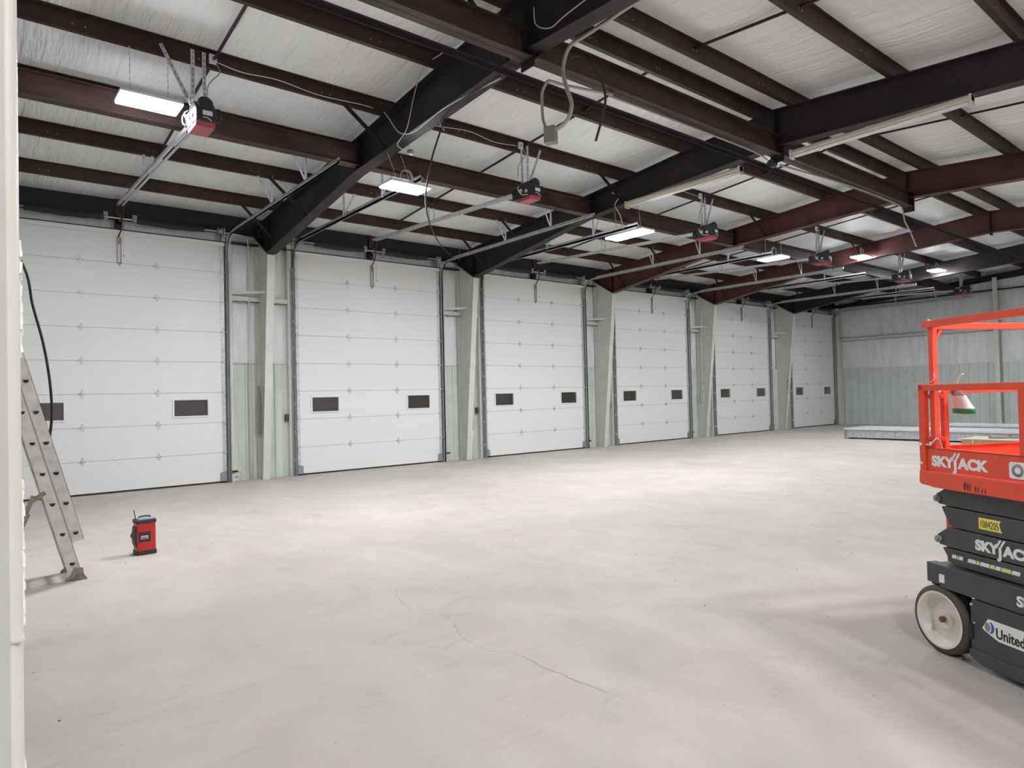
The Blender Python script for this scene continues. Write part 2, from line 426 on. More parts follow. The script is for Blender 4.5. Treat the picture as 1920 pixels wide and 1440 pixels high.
# ------------------------------------------------------------------ overhead doors
def hinge_mesh():
    b = MB(); b.smooth = False
    # diamond shaped upper and lower leaves with knuckle and pin
    for s in (1, -1):
        b.prism([(-.020, 0), (-.024, .012*s), (-.007, .050*s), (0, .056*s), (.007, .050*s), (.024, .012*s), (.020, 0)], (0, -.004, 0), (1,0,0), (0,0,1), (0,-.004,0))
        b.prism([(-.011, .004*s), (0, .036*s), (.011, .004*s)], (0, -.008, 0), (1,0,0), (0,0,1), (0,-.006,0))
    b.cyl((-.034, -.016, 0), (.034, -.016, 0), .007, 8)
    for sx in (-1, 1): b.box((sx*.034, -.022, -.014), (sx*.028, -.003, .014))
    o = b.build('hinge', 'galv'); me = o.data; bpy.data.objects.remove(o); return me
def end_hinge_mesh():
    b = MB()
    b.box((-.03, -.012, -.05), (.03, -.004, .05)); b.box((-.03, -.035, -.022), (-.02, -.004, .022)); b.box((.02, -.035, -.022), (.03, -.004, .022))
    b.cyl((-.035, -.03, 0), (.075, -.03, 0), .008, 8)
    o = b.build('end_hinge', 'galv'); me = o.data; bpy.data.objects.remove(o); return me
HM, EH = hinge_mesh(), end_hinge_mesh()
WZ0, WZ1 = 1.37, 1.685
YD = .0     # interior door face
def put(name, me, loc, parent, sx=1):
    o = bpy.data.objects.new(name, me); o.location = loc; o.scale = (sx, 1, 1); o.parent = parent; COL.objects.link(o); return o
for i in range(6):
    L_, R_ = XL[i]+.055, XR[i]-.055; c = (L_+R_)/2
    d = empty('door_%d' % (i+1), (c, 0, 0)); d['kind'] = 'structure'
    wxs = ((XL[i]+.405, XL[i]+1.02), (XR[i]-1.02, XR[i]-.405))
    for k in range(8):
        z0, z1 = k*SEC + (.035 if k == 0 else .0025), (k+1)*SEC-.0025
        p = MB()
        def slab(x0, x1, a, b_): p.box((x0-c, YD, a), (x1-c, YD+.05, b_))
        if z0 < WZ0 < z1:
            xs_ = [L_, wxs[0][0], wxs[0][1], wxs[1][0], wxs[1][1], R_]
            slab(L_, R_, z0, WZ0); slab(L_, R_, WZ1, z1)
            for a, b_ in ((xs_[0], xs_[1]), (xs_[2], xs_[3]), (xs_[4], xs_[5])): slab(a, b_, WZ0, WZ1)
        else: slab(L_, R_, z0, z1)
        p.mat(1); p.box((L_-c, YD-.006, z0), (L_+.075-c, YD, z1)); p.box((R_-.075-c, YD-.006, z0), (R_-c, YD, z1))
        if k == 7:
            p.mat(0); p.box((L_-c, YD-.05, z1-.02), (R_-c, YD, z1+.0)); p.box((L_-c, YD-.054, z1-.075), (R_-c, YD-.05, z1))
        p.mat(2); p.box((L_-c, YD+.012, z0-.003), (R_-c, YD+.045, z0))
        p.build('panel', ['door', 'galv', 'black'], d)
        if z0 < WZ0 < z1:
            for a, b_ in wxs:
                f = MB(); t = .030
                f.box((a-t-c, YD-.020, WZ0-t), (b_+t-c, YD-.0005, WZ0+.004)); f.box((a-t-c, YD-.020, WZ1), (b_+t-c, YD-.0005, WZ1+t))
                f.box((a-t-c, YD-.020, WZ0), (a+.004-c, YD-.0005, WZ1)); f.box((b_-c, YD-.020, WZ0), (b_+t-c, YD-.0005, WZ1))
                fo = f.build('window_frame', 'door', d, bevel=.003)
                gl = MB(); gl.box((a-c, YD+.018, WZ0), (b_-c, YD+.022, WZ1)); gl.build('pane', 'glass', fo)
    bs = MB(); bs.box((L_-c, .0, .004), (R_-c, .05, .034)); bs.build('bottom_seal', 'rubber', d)
    for k in range(1, 8):
        for s in (-.62, .62):
            h_ = put('hinge', HM, (s, 0, k*SEC), d); h_.scale = (1.25, 1.2, 1.45)
        put('end_hinge', EH, (R_-.04-c, -.004, k*SEC), d); put('end_hinge', EH, (L_+.04-c, -.004, k*SEC), d, -1)
    for s, xx in ((1, R_), (-1, L_)):
        put('top_roller_bracket', EH, (xx-s*.05-c, -.004, HD-.14), d, s)
        b = MB(); b.prism([(0, .03), (-.13*s, .03), (-.13*s, .20), (-.03*s, .23), (0, .23)], (xx-c, -.012, 0), (1,0,0), (0,0,1), (0,.01,0)); b.box((xx-c, -.05, .035), (xx-.13*s-c, -.005, .05))
        b.build('corner_bracket', 'galvd', d)
    # vertical strut where the drawbar attaches
    b = MB()
    for s in (-1, 1): b.box((s*.034, -.03, 7*SEC-.0), (s*.026, -.002, HD-.14))
    b.box((-.034, -.006, HD-.26), (.034, -.0005, HD-.12)); b.prism([(-.03, .02), (-.03, -.01), (-.008, -.055), (.008, -.055), (.03, -.01), (.03, .02)], (0, -.012, 7*SEC), (1,0,0), (0,0,1), (0,.01,0))
    b.box((-.045, -.036, 7*SEC-.004), (.045, -.012, 7*SEC+.012))
    b.build('drawbar_bracket', 'galvd', d)

# ------------------------------------------------------------------ door tracks with hangers
TRN = ['nearest', 'second', 'third', 'fourth', 'fifth', 'sixth']
def track(i, side):
    s = 1 if side == 'right' else -1
    x = XR[i] if s == 1 else XL[i]
    root = empty('door_track', (x, 0, 0))
    tag(root, 'galvanised track with curved top along the %s edge of %s overhead door' % (side, 'the ' + TRN[i] if i else 'the nearest'), 'track', 'overhead door tracks')
    zc, R = 4.66, .37
    path = [((0, -.06, 0), (1,0,0), (0,-1,0)), ((0, -.06, zc), (1,0,0), (0,-1,0))]
    for k in range(1, 11):
        a = PI/2*k/10
        path.append(((0, -.06 - R*(1-math.cos(a)), zc + R*math.sin(a)), (1,0,0), (0, -math.cos(a), -math.sin(a)*-1 if 0 else math.sin(a)*-1*-1)))
    # profile normal points toward the inside of the bend, then down
    fixed = []
    for k, (p, ex, ey) in enumerate(path):
        if k < 2: fixed.append((p, ex, ey))
        else:
            a = PI/2*(k-1)/10; fixed.append((p, ex, (0, -math.cos(a), -math.sin(a))))
    fixed.append(((0, -5.4, zc+R+.0), (1,0,0), (0,0,-1)))
    prof = [(-.030*s, .024), (-.034*s, .010), (-.030*s, -.004), (-.018*s, -.016), (.0, -.018), (.0, .030), (-.006*s, .038)]
    t = MB(); t.smooth = True; t.profile(fixed, prof); t.profile(fixed, [(a, b+.003) for a, b in prof[::-1]])
    t.build('track_channel', 'galv', root, fix=False)
    a = MB(); a.box((s*.0, -.10, 0), (s*.006, .0, 4.5)); a.box((s*.0, -.006, 0), (s*.05, .0, 4.5))
    a.build('wall_angle', 'galvd', root)
    for z in (.35, .95, 1.55, 2.15, 2.75, 3.35, 3.95, 4.45):
        b = MB(); b.box((s*.004, -.085, z-.03), (s*.012, -.012, z+.03)); b.cyl((s*.0, -.05, z), (s*.02, -.05, z), .010, 8); b.build('track_bracket', 'galv', root)
    h = MB(); h.box((s*.004, -5.4, zc+R+.018), (s*.008, -.55, zc+R+.058)); h.box((s*.004, -5.4, zc+R+.018), (s*-.03, -.55, zc+R+.022)); h.build('track_angle', 'galv', root)
    for (yh, ytop, slant) in ((-2.65, -2.65, .25), (-4.15, -4.15, .3)):
        zt = rtop(ytop)+.06; hb = MB(); xh = s*.012
        hb.bar((xh, yh, zc+R), (xh, ytop, zt), .035, .004, (0,1,0)); hb.bar((xh+.016, yh, zc+R), (xh+.016, ytop, zt), .004, .035, (0,1,0))
        hb.bar((xh, yh, zc+R+.03), (xh-s*slant, ytop+.0, rtop(ytop)+.03), .035, .006, (0,1,0))
        hb.build('hanger', 'galv', root)
for i in range(6):
    track(i, 'left'); track(i, 'right')

# ------------------------------------------------------------------ torsion spring shafts
for i in range(6):
    c = (XL[i]+XR[i])/2; zs = 5.075; y = -.135
    root = empty('torsion_spring_shaft', (c, 0, 0))
    tag(root, 'dark torsion springs on a steel shaft above %s' % ('the nearest overhead door' if i == 0 else 'the %s overhead door from the camera' % TRN[i]), 'spring assembly', 'torsion spring shafts above the doors')
    b = MB(); b.cyl((-1.86, y, zs), (1.86, y, zs), .013, 10); b.build('shaft', 'galv', root)
    for sx in (-1, 1):
        b = MB(); n = 60; a0, a1 = .27, 1.45
        pts = [(sx*(a0+(a1-a0)*t/12), y, zs-.02*math.sin(PI*t/12)) for t in range(13)]
        rr = [.058 + .004*math.sin(t*2.2) for t in range(13)]
        b.tube(pts, rr, 14); b.build('spring', 'spring', root)
        b = MB(); b.cyl((sx*.20, y, zs), (sx*.285, y, zs-.0), .05, 14); b.box((sx*.20, y-.05, zs+.02), (sx*.27, y-.02, zs+.085)); b.build('spring_cone', 'galvd', root)
        b = MB(); b.lathe([(.02, -.04), (.07, -.04), (.05, -.03), (.05, .03), (.07, .04), (.02, .04)], (sx*1.76, y, zs), (1,0,0), 20); b.build('cable_drum', 'galvd', root)
        b = MB(); b.box((sx*1.83, -.17, zs-.10), (sx*1.836, .01, zs+.08)); b.box((sx*1.83, .0, zs-.25), (sx*1.90, .012, zs+.10)); b.build('end_bearing_plate', 'galv', root)
    b = MB(); b.box((-.05, .0, HD+.03), (.05, .15, HDR_Z+.05)); b.mat(1); b.box((-.04, -.0, zs-.08), (.04, .005, zs+.08)); b.box((-.004, -.17, zs-.05), (.004, 0, zs+.06)); b.build('centre_bracket', ['brown', 'galvd'], root)

# ------------------------------------------------------------------ eave struts
for i in range(-1, 6):
    a = X0 if i < 0 else FX[i]; b_ = FX[i+1] if i < 5 else X1-.02
    if i == -1: b_ = FX[0]
    if b_ - a < .2: continue
    m_ = MB(); y = .045; z0 = 5.10; z1 = roofz(y)
    m_.box((a+.02, y-.004, z0), (b_-.02, y+.004, z1)); m_.box((a+.02, y-.09, z0), (b_-.02, y, z0+.006)); m_.box((a+.02, y, z0), (b_-.02, y+.10, z0+.006))
    o = m_.build('eave_strut', 'brown2')
    if i >= 0: tag(o, 'dark brown eave beam under the roof edge above the %s overhead door' % TRN[i], 'beam', 'eave beams above the doors')
    else: tag(o, 'dark brown eave beam left of the nearest frame, out of the picture', 'beam', 'eave beams above the doors')

# ------------------------------------------------------------------ purlins
PN = []
for k, y in enumerate(PUR):
    side = 'door wall' if k < 6 else 'far side'
m_names = ['brown purlin nearest the door wall, running the length of the roof',
           'brown purlin second from the door wall, running the length of the roof',
           'brown purlin third from the door wall, just beyond the lower strut beam',
           'brown purlin fourth from the door wall, from which the lamps and openers hang',
           'brown purlin fifth from the door wall, halfway up to the ridge',
           'brown purlin on the door side of the roof ridge',
           'brown purlin on the near side of the roof ridge',
           'brown purlin first down the slope from the ridge pair, upper right',
           'brown purlin second down the slope from the ridge pair, top right corner',
           'brown purlin third down the near slope past the ridge pair',
           'brown purlin fourth down the near slope past the ridge pair',
           'brown purlin lowest on the near slope, by the near wall']
for k, y in enumerate(PUR):
    z0, z1 = rtop(y)+.002, roofz(y)-.003
    s = 1 if y > YR else -1
    b = MB(); b.box((X0+.02, y-.003, z0), (X1-.05, y+.003, z1)); b.box((X0+.02, y-.06, z1-.005), (X1-.05, y, z1)); b.box((X0+.02, y-.0, z0), (X1-.05, y+.065, z0+.006))
    b.box((X0+.02, y+.06, z0), (X1-.05, y+.065, z0+.022))
    b.mat(1)
    for fx in FX:
        for dx in (-.9, -1.02, 1.25, 1.37, 2.55, 2.62):
            b.cyl((fx+dx, y-.003, z0+.07), (fx+dx, y-.007, z0+.07), .007, 6)
    o = b.build('purlin', ['brown', 'galv']); tag(o, m_names[k], 'purlin', 'roof purlins')

# sag rods between purlins at mid bay
def bay_c(i): return (FX[i]+FX[i+1])/2 if i < 5 else (FX[5]+X1)/2
bc = [-1.74, 3.25, 8.37, 13.5, 18.8, 24.0]
for i, cx in enumerate(bc):
    for sgn in (0, 1):
        ys_ = [p for p in PUR if (p > YR) == (sgn == 0)]
        b = MB(); ya, yb = ys_[0], ys_[-1]
        b.bar((cx, ya, rtop(ya)+.10), (cx, yb, rtop(yb)+.10), .028, .028)
        o = b.build('sag_rod', 'brown2')
        tag(o, 'thin dark sag rod crossing the purlins in the %s roof bay, %s slope' % (TRN[i], 'door side' if sgn == 0 else 'right hand'), 'rod', 'roof sag rods')

# ------------------------------------------------------------------ frames: columns, rafters
def ibeam_poly(b, X, top, bot, fw_=.2, tw=.008, tf=.012):
    poly = top + bot[::-1]
    b.prism(poly, (X-tw/2, 0, 0), (0,1,0), (0,0,1), (tw, 0, 0))
    for line in (top, bot):
        sgn = 1 if line is top else -1
        for (p, q) in zip(line[:-1], line[1:]):
            b.prism([(p[0], p[1]), (q[0], q[1]), (q[0], q[1]-sgn*tf), (p[0], p[1]-sgn*tf)], (X-fw_/2, 0, 0), (0,1,0), (0,0,1), (fw_, 0, 0))
KNEE_I = (-.68, 4.62); KNEE_O = (.02, 5.06)
BOTS = {0: [(-4.6, 5.18), (-8.75, 5.36)], 1: [(-4.6, 5.17), (-8.75, 5.37)], 2: [(-4.6, 5.22), (-8.75, 5.44)]}
for i, X in enumerate(FX):
    bt = BOTS.get(i, [(-4.6, 5.24), (-8.75, 5.48)])
    mir = lambda p: (2*YR - p[0], p[1])
    top_ = [(.02, rtop(-.05)-.0), (YR, rtop(YR)), (2*YR-.02, rtop(-.02))]
    bot = [KNEE_I] + bt; bot = bot + [mir(p) for p in bot[::-1][1:]] if 0 else bot + [mir(p) for p in bt[::-1]] + [mir(KNEE_I)]
    b = MB()
    topo = [(KNEE_O[0], rtop(0)-.0), (YR, rtop(YR)), (2*YR-KNEE_O[0], rtop(0))]
    web = [KNEE_O] + topo + [(2*YR-KNEE_O[0], KNEE_O[1])] + bot[::-1]
    b.prism(web, (X-.004, 0, 0), (0,1,0), (0,0,1), (.008, 0, 0))
    for line, sg in ((topo, 1), (bot, -1)):
        for p, q in zip(line[:-1], line[1:]):
            b.prism([(p[0], p[1]), (q[0], q[1]), (q[0], q[1]-sg*.014), (p[0], p[1]-sg*.014)], (X-.10, 0, 0), (0,1,0), (0,0,1), (.2, 0, 0))
    root = b.build('rafter', 'brown3' if i in (3, 4) else 'brown2')
    tag(root, ['dark brown tapered steel rafter over the left of the nearest bay, out of the picture',
               'blackish brown tapered rafter nearest the camera, meeting the column between the first and second doors',
               'dark brown tapered rafter between second and third doors, carrying two strip lights',
               'reddish brown tapered rafter between the third and fourth doors',
               'reddish brown tapered rafter between the fourth and fifth doors',
               'dark brown tapered rafter between the fifth and sixth doors, last before the end wall'][i], 'rafter', 'steel roof rafters')
    # end plates at knee, stiffeners, splice plates at ridge
    b = MB()
    dk = V((0, KNEE_I[0]-KNEE_O[0], KNEE_I[1]-KNEE_O[1]))
    b.bar((X, KNEE_O[0], KNEE_O[1]+.008), (X, KNEE_I[0]-.02, KNEE_I[1]+.008), .2, .016, (0, .5, .8))
    b.build('knee_plate', 'brown2', root)
    b = MB(); b.box((X-.10, YR-.0, BOTS.get(i, bt)[1][1]-.06), (X+.10, YR+.022, rtop(YR)-.01)); b.build('ridge_splice_plate', 'brown2', root)
    for yy_ in (-.66, -4.78):
        b = MB(); zb = 4.66 if yy_ > -1 else 5.2
        b.box((X-.095, yy_-.005, zb), (X-.004, yy_+.005, rtop(yy_)-.02)); b.build('web_stiffener', 'brown2', root)
    for py in (-1.15, -2.65, -5.62) + ((-8.5,) if i == 1 else ()):
        b = MB(); zb = None
        def botz(y):
            y2 = y if y > YR else 2*YR - y
            pts = [KNEE_I]+bt
            for (a0, z0), (a1, z1) in zip(pts[:-1], pts[1:]):
                if a1 <= y2 <= a0: return z0 + (z1-z0)*(y2-a0)/(a1-a0)
            return bt[-1][1]
        b.bar((X-.75, py, rtop(py)+.04), (X-.06, py, botz(py)+.05), .05, .006, (0,1,0)); b.bar((X-.75, py-.022, rtop(py)+.04), (X-.06, py-.022, botz(py)+.05), .006, .05, (0,0,1))
        b.build('flange_brace', 'brown2', root)

    # column
    b = MB()
    def colpoly(o_off): return None
    web = [(.10, 0), (-.17, 0), (-.66, 4.60), (.05, 5.03), (.10, 5.03)]
    b.prism(web, (X-.004, 0, 0), (0,1,0), (0,0,1), (.008, 0, 0))
    b.prism([(-.17, 0), (-.66, 4.60), (-.672, 4.60), (-.182, 0)], (X-.075, 0, 0), (0,1,0), (0,0,1), (.15, 0, 0))
    b.box((X-.075, .10, 0), (X+.075, .112, 5.05))
    b.bar((X, -.67, 4.59), (X, .09, 5.045), .16, .014, (0, .5, .8))
    b.box((X-.07, -.16, 0), (X+.07, .1, .012))
    root = b.build('column', 'cream')
    tag(root, ['cream tapered steel column left of the nearest door, out of the picture',
               'cream tapered steel column between the nearest and second overhead doors',
               'cream tapered steel column between the second and third overhead doors, with a plate on its foot',
               'cream tapered steel column between the third and fourth overhead doors',
               'cream tapered steel column between the fourth and fifth overhead doors, with a conduit on its side',
               'cream tapered steel column between the fifth and sixth overhead doors, with a pinkish tag'][i], 'column', 'tapered steel columns')
    b = MB(); b.bar((X-.006, .05, 4.0), (X-.006, -.60, 4.45), .006, .04, (0,0,1)); b.build('web_rib', 'cream', root)
    if i == 2:
        b = MB(); b.prism([(-.205, 0.01), (-.285, .75), (-.292, .75), (-.212, 0.01)], (X-.085, 0, 0), (0,1,0), (0,0,1), (.17, 0, 0)); b.build('foot_plate', 'cream', root)
# far column mirrored row along the near wall
for i, X in enumerate(FX):
    b = MB(); web = [(2*YR-p[0], p[1]) for p in [(.0, 0), (-.17, 0), (-.66, 4.60), (.0, 5.05)]]
    b.prism(web, (X-.004, 0, 0), (0,1,0), (0,0,1), (.008, 0, 0))
    b.prism([(2*YR+.17, 0), (2*YR+.66, 4.60), (2*YR+.672, 4.60), (2*YR+.182, 0)], (X-.075, 0, 0), (0,1,0), (0,0,1), (.15, 0, 0))
    tag(b.build('column', 'cream'), 'cream tapered column against the wall behind the camera, under the %s rafter' % ORD[i], 'column')

# end rafter along the far wall
b = MB(); ex = X1-.17
tp = [(0, rtop(0)+.0), (YR, rtop(YR)), (YB, rtop(YB))]; bo = [(0, 5.16), (YR, 5.77), (YB, 5.16)]
b.prism(tp + bo[::-1], (ex-.004, 0, 0), (0,1,0), (0,0,1), (.008, 0, 0))
for line in (tp, bo):
    for p, q in zip(line[:-1], line[1:]): b.prism([(p[0], p[1]), (q[0], q[1]), (q[0], q[1]+.01), (p[0], p[1]+.01)], (ex-.09, 0, 0), (0,1,0), (0,0,1), (.18, 0, 0))
tag(b.build('end_rafter', 'brown2'), 'shallow dark rafter along the top of the far end wall', 'rafter')

# ------------------------------------------------------------------ longitudinal strut beams
def wf(b, a, c, y, z0, z1, w=.17, tf=.012):
    b.box((a, y-w/2, z0), (c, y+w/2, z0+tf)); b.box((a, y-w/2, z1-tf), (c, y+w/2, z1)); b.box((a, y-.004, z0), (c, y+.004, z1))
for i in range(-1, 6):
    a = (X0 if i < 0 else FX[i]) + .012; c_ = (FX[i+1] if i < 5 else X1-.2) - .012
    b = MB(); wf(b, a, c_, -4.77, 5.235, 5.53)
    o = b.build('lower_strut_beam', 'strut')
    tag(o, 'rusty brown wide flange strut across the %s, lower than the purlins' % (['bay left of the nearest door', 'roof bay of the nearest door', 'roof bay of the second door', 'roof bay of the third door', 'roof bay of the fourth door', 'roof bay of the fifth door', 'last roof bay by the end wall'][i+1]), 'beam', 'lower strut beams between the rafters')
for i in range(-1, 3):
    a = (X0 if i < 0 else FX[i]) + .03; c_ = FX[i+1] - .0
    y = -8.78 if i < 1 else -8.80; b = MB(); wf(b, a, c_, y, 5.30, 5.60, .18)
    o = b.build('ridge_strut_beam', 'strut'); b = MB(); b.box((c_-.03, y-.11, 5.20), (c_-.015, y+.11, 5.62)); b.build('end_plate', 'brown2', o)
    tag(o, 'rusty brown wide flange strut under the ridge %s' % ['at the far left edge of the frame, out of view', 'at the top left, in the roof bay of the nearest door', 'above the hanging conduit box, in the roof bay of the second door', 'in the roof bay of the third door, ending at the reddish rafter'][i+1], 'beam', 'ridge strut beams')
b = MB(); b.box((X0+.1, -8.45, 5.25), (20.5, -8.444, 5.305)); b.box((X0+.1, -8.50, 5.30), (20.5, -8.444, 5.305))
tag(b.build('lengthwise_angle', 'brown2'), 'long thin dark steel angle running lengthwise just under the rafters beside the ridge', 'angle iron')

# ------------------------------------------------------------------ garage door openers
OPY = -5.55
for i in range(6):
    c = (XL[i]+XR[i])/2; rz0, rz1 = 5.33, 5.10
    root = empty('door_opener', (c, OPY, 5.05))
    tag(root, 'black door opener with red underside, on the rail of the %s overhead door' % TRN[i], 'door opener', 'overhead door openers')
    o3 = V((c, OPY, 5.05))
    def R3(p): return V(p) - o3
    b = MB()
    for dx in (-.045, .045):
        b.bar(R3((c+dx, -.16, rz0)), R3((c+dx, OPY+.1, rz1)), .012, .05); b.bar(R3((c+dx*.7, -.16, rz0-.02)), R3((c+dx*.7, OPY+.1, rz1-.02)), .03, .006)
    b.build('rail', 'galv', root)
    b = MB(); b.tube([R3((c, -.2, rz0+.005)), R3((c, OPY, rz1+.005))], .006, 6); b.build('drive_chain', 'black', root)
    # motor housing: irregular body
    b = MB()
    b.prism([(-.26, -.09), (.26, -.09), (.26, .05), (.16, .16), (-.02, .16), (-.08, .11), (-.26, .11)], (-.115, -.12, 0), (0,-1,0), (0,0,1), (.23, 0, 0))
    mh = b.build('motor_housing', 'motor', root, bevel=.012)
    b = MB(); b.cyl((-.0, -.16, .10), (-.0, -.36, .13), .085, 20); b.build('motor', 'black', root)
    b = MB(); b.prism([(-.20, 0), (.20, 0), (.17, -.055), (-.17, -.055)], (-.11, -.16, -.09), (0,-1,0), (0,0,1), (.22, 0, 0)); b.build('light_cover', 'redplast', root, bevel=.008)
    b = MB(); b.tube(smooth_path([(-.13, .02, -.05), (-.15, .08, .0), (-.15, .08, .08), (-.13, .02, .12)], 4), .012, 8); b.tube(smooth_path([(.13, -.30, -.05), (.17, -.34, .0), (.17, -.34, .08), (.13, -.30, .10)], 4), .012, 8); b.build('carry_handle', 'black', mh)
    b = MB(); b.lathe([(.0, 0), (.035, 0), (.035, .02), (.012, .02), (.012, .06), (0, .06)], (-.115, -.10, .03), (-1,0,0), 16); b.lathe([(.0, 0), (.028, 0), (.028, .015), (0, .015)], (-.115, -.24, .0), (-1,0,0), 16); b.build('sprocket', 'galv', mh)
    b = MB(); b.box((.0, -.385, .02), (.10, -.381, .08)) if 0 else b.box((-.04, -.381, -.02), (.07, -.3815, .035)); b.build('rating_label', 'decalw', mh)
    b = MB(); b.tube(smooth_path([(-.12, -.05, .12), (-.17, -.08, .06), (-.16, -.15, -.04), (-.13, -.25, -.07), (-.02, -.39, -.05), (.06, -.385, -.08)], 5), .006, 6); b.build('control_wire', 'wirew', root)
    zt = rtop(-5.62)+.16-5.05
    for k, (x0_, x1_) in enumerate(((-.07, -.07), (.06, .06), (-.05, -.42) if i == 0 else (.04, .36))):
        b = MB(); y_ = -.085; t_ = zt if k < 2 else zt-.04
        b.bar((x0_, y_, .10), (x1_, y_, t_), .045, .004, (0,1,0)); b.bar((x0_+.02, y_+.02, .10), (x1_+.02, y_+.02, t_), .004, .04, (0,1,0))
        b.mat(1); nseg = 11
        for q in range(nseg):
            f = (q+.5)/nseg; b.cbox((x0_+(x1_-x0_)*f, y_-.003, .10+(t_-.10)*f), (.008, .003, .022))
        b.build('hanger_angle', ['galv', 'black'], root)
    for yy_ in (-2.65,):
        zr = rz0 + (rz1-rz0)*(-yy_)/5.5
        for s in (-1, 1):
            b = MB(); b.bar((s*.06, yy_-OPY, zr-5.05), (s*.06, yy_-OPY, rtop(yy_)+.07-5.05), .035, .005, (0,1,0)); b.build('rail_hanger', 'galv', root)
    # trolley arm down to the door
    b = MB(); b.tube([(.02, -.20-OPY, rz0-.03-5.05), (.02, -.17-OPY, 4.98-5.05), (.02, -.12-OPY, 4.86-5.05), (-.02+(.0), -.05-OPY, 4.74-5.05)], .012, 6); b.build('drawbar_arm', 'black', root)
    b = MB(); b.tube([(.05, -.2-OPY, 5.28-5.05), (.05, -.15-OPY, 4.9-5.05), (.052, -.12-OPY, 4.40-5.05)], .0018, 5); b.lathe([(0, 0), (.012, .004), (.012, .022), (0, .026)], (.052, -.12-OPY, 4.375-5.05), (0,0,1), 8); b.build('release_cord', 'redtag', root)
# outlet boxes by the openers with whips
for i, (dx, nm) in enumerate((( .16, 'nearest'), (-.10, 'second'), (-.12, 'third'), (-.1, 'fourth'))):
    c = (XL[i]+XR[i])/2; y = -5.625; z = rtop(-5.62)+.10
    root = empty('outlet_box', (c+dx, y, z))
    b = MB(); b.box((-.045, -.045, -.055), (.045, -.003, .055)); b.build('box', 'lamph', root, bevel=.004)
    b = MB(); b.box((-.014, -.048, -.025), (.014, -.044, .025)); b.build('receptacle', 'boxg', root)
    tag(root, 'small white outlet box on the purlin above the %s door opener' % nm, 'outlet box', 'outlet boxes on the purlin')
    s = 1 if i == 0 else -1
    cable('opener_cord', [(c+dx+.03, y-.05, z-.05), (c+dx+.07, y-.06, z-.16), (c+dx-.02, y-.05, z-.28), (c+dx-.07, y-.04, z-.38), (c+dx-.07, y-.02, z-.55)], .007, 'boxg',
          'grey cord dropping from the outlet box to the %s door opener' % nm, 'cord', 'opener cords')
cable('branch_cable', [(-1.72, -5.64, 5.84), (-1.4, -5.64, 5.80), (-.95, -5.64, 5.83), (-.4, -5.64, 5.78), (.2, -5.66, 5.80), (.42, -5.66, 5.80)], .006, 'wirew', 'thin white cable clipped along the purlin right of the nearest opener', 'cable')
cable('branch_cable', [(.9, -5.64, 5.88), (1.4, -5.64, 5.80), (2.1, -5.64, 5.86), (2.6, -5.64, 5.80), (3.1, -5.64, 5.84)], .006, 'wirew', 'thin white cable sagging along the purlin up to the second opener', 'cable')
cable('branch_cable', [(6.0, -5.64, 5.85), (6.9, -5.64, 5.80), (7.5, -5.64, 5.86), (8.2, -5.64, 5.84)], .006, 'wirew', 'thin pale cable along the purlin up to the third opener', 'cable')

# ------------------------------------------------------------------ LED lamps
LAMPS = [(-2.46, -5.62, 5.13, 0, .66, 0, 0, .2), (.90, -5.68, 4.72, 0, .66, -.17, 0, .11), (5.95, -5.60, 4.71, 1, .95, -.08, 0, .3), (10.9, -5.80, 4.76, 1, .64, 0, 0, .2), (15.7, -5.77, 5.33, 0, .60, 0, .15, .2), (20.9, -5.92, 5.44, 0, .62, 0, .30, .2)]
LAB = ['brightest LED lamp at upper left beside the nearest door opener', 'LED lamp hung below the nearest rafter, above the second door', 'oblong LED lamp under the end of the unlit strip light',
       'LED lamp hung on two cords under the reddish rafter, left of the fourth opener', 'LED lamp with coiled white cable, right of the fourth opener', 'farthest LED lamp with coiled cable, near the end wall']
def lamp_fixture(x, y, z, ax, ln, zt, label, group, coil, tx=0, ty=0, sp_=.2):
    root = empty('led_lamp', (x, y, z)); tag(root, label, 'lamp', group)
    L2, W2 = (ln/2, .19) if ax == 0 else (.19, ln/2)
    b = MB(); b.cbox((0, 0, .03), (2*L2, 2*W2, .035)); b.cbox((0, 0, .055), (2*L2*.5, 2*W2*.5, .02)); hs_ = b.build('housing', 'lamph', root, bevel=.006)
    b = MB()
    for s in (-1, 1):
        if ax == 0: b.cbox((0, s*.093, .003), (2*L2-.02, .175, .018))
        else: b.cbox((s*.093, 0, .003), (.175, 2*W2-.02, .018))
    b.build('lens', 'lamp', hs_)
    for s in (-1, 1):
        dx, dy = (s*sp_, 0) if ax == 0 else (0, s*sp_)
        b = MB(); n = max(4, int((zt-z-.05)/.035)); x_, y_ = dx, dy
        for q in range(n):
            f_ = (q+.5)/n; x_, y_ = dx+tx*f_, dy+ty*f_; z_ = .05 + (zt-z-.05)*f_; h = (zt-z-.05)/n*.62
            if q % 2: b.cbox((x_, y_, z_), (.010, .003, h*2*.8))
            else: b.cbox((x_, y_, z_), (.003, .010, h*2*.8))
        b.build('chain', 'galv', root)
    if coil:
        for k in range(3):
            b = MB(); r = .09 + .008*k; cx_ = .02*k
            b.tube([(cx_+r*math.cos(t*PI/10), .02*k-.03, .16+r*math.sin(t*PI/10)+.01*k) for t in range(21)], .005, 6); b.build('cable_coil', 'wirew', root)
    return root
zts = [rtop(-5.62)+.01, 5.20, 5.235, 5.285, rtop(-5.62)+.01, rtop(-5.62)+.01]
for k, (x, y, z, ax, ln, tx, ty, sp_) in enumerate(LAMPS):
    lamp_fixture(x, y, z, ax, ln, zts[k], LAB[k], 'lit LED lamps in a row', k in (1, 3, 4, 5), tx, ty, sp_)
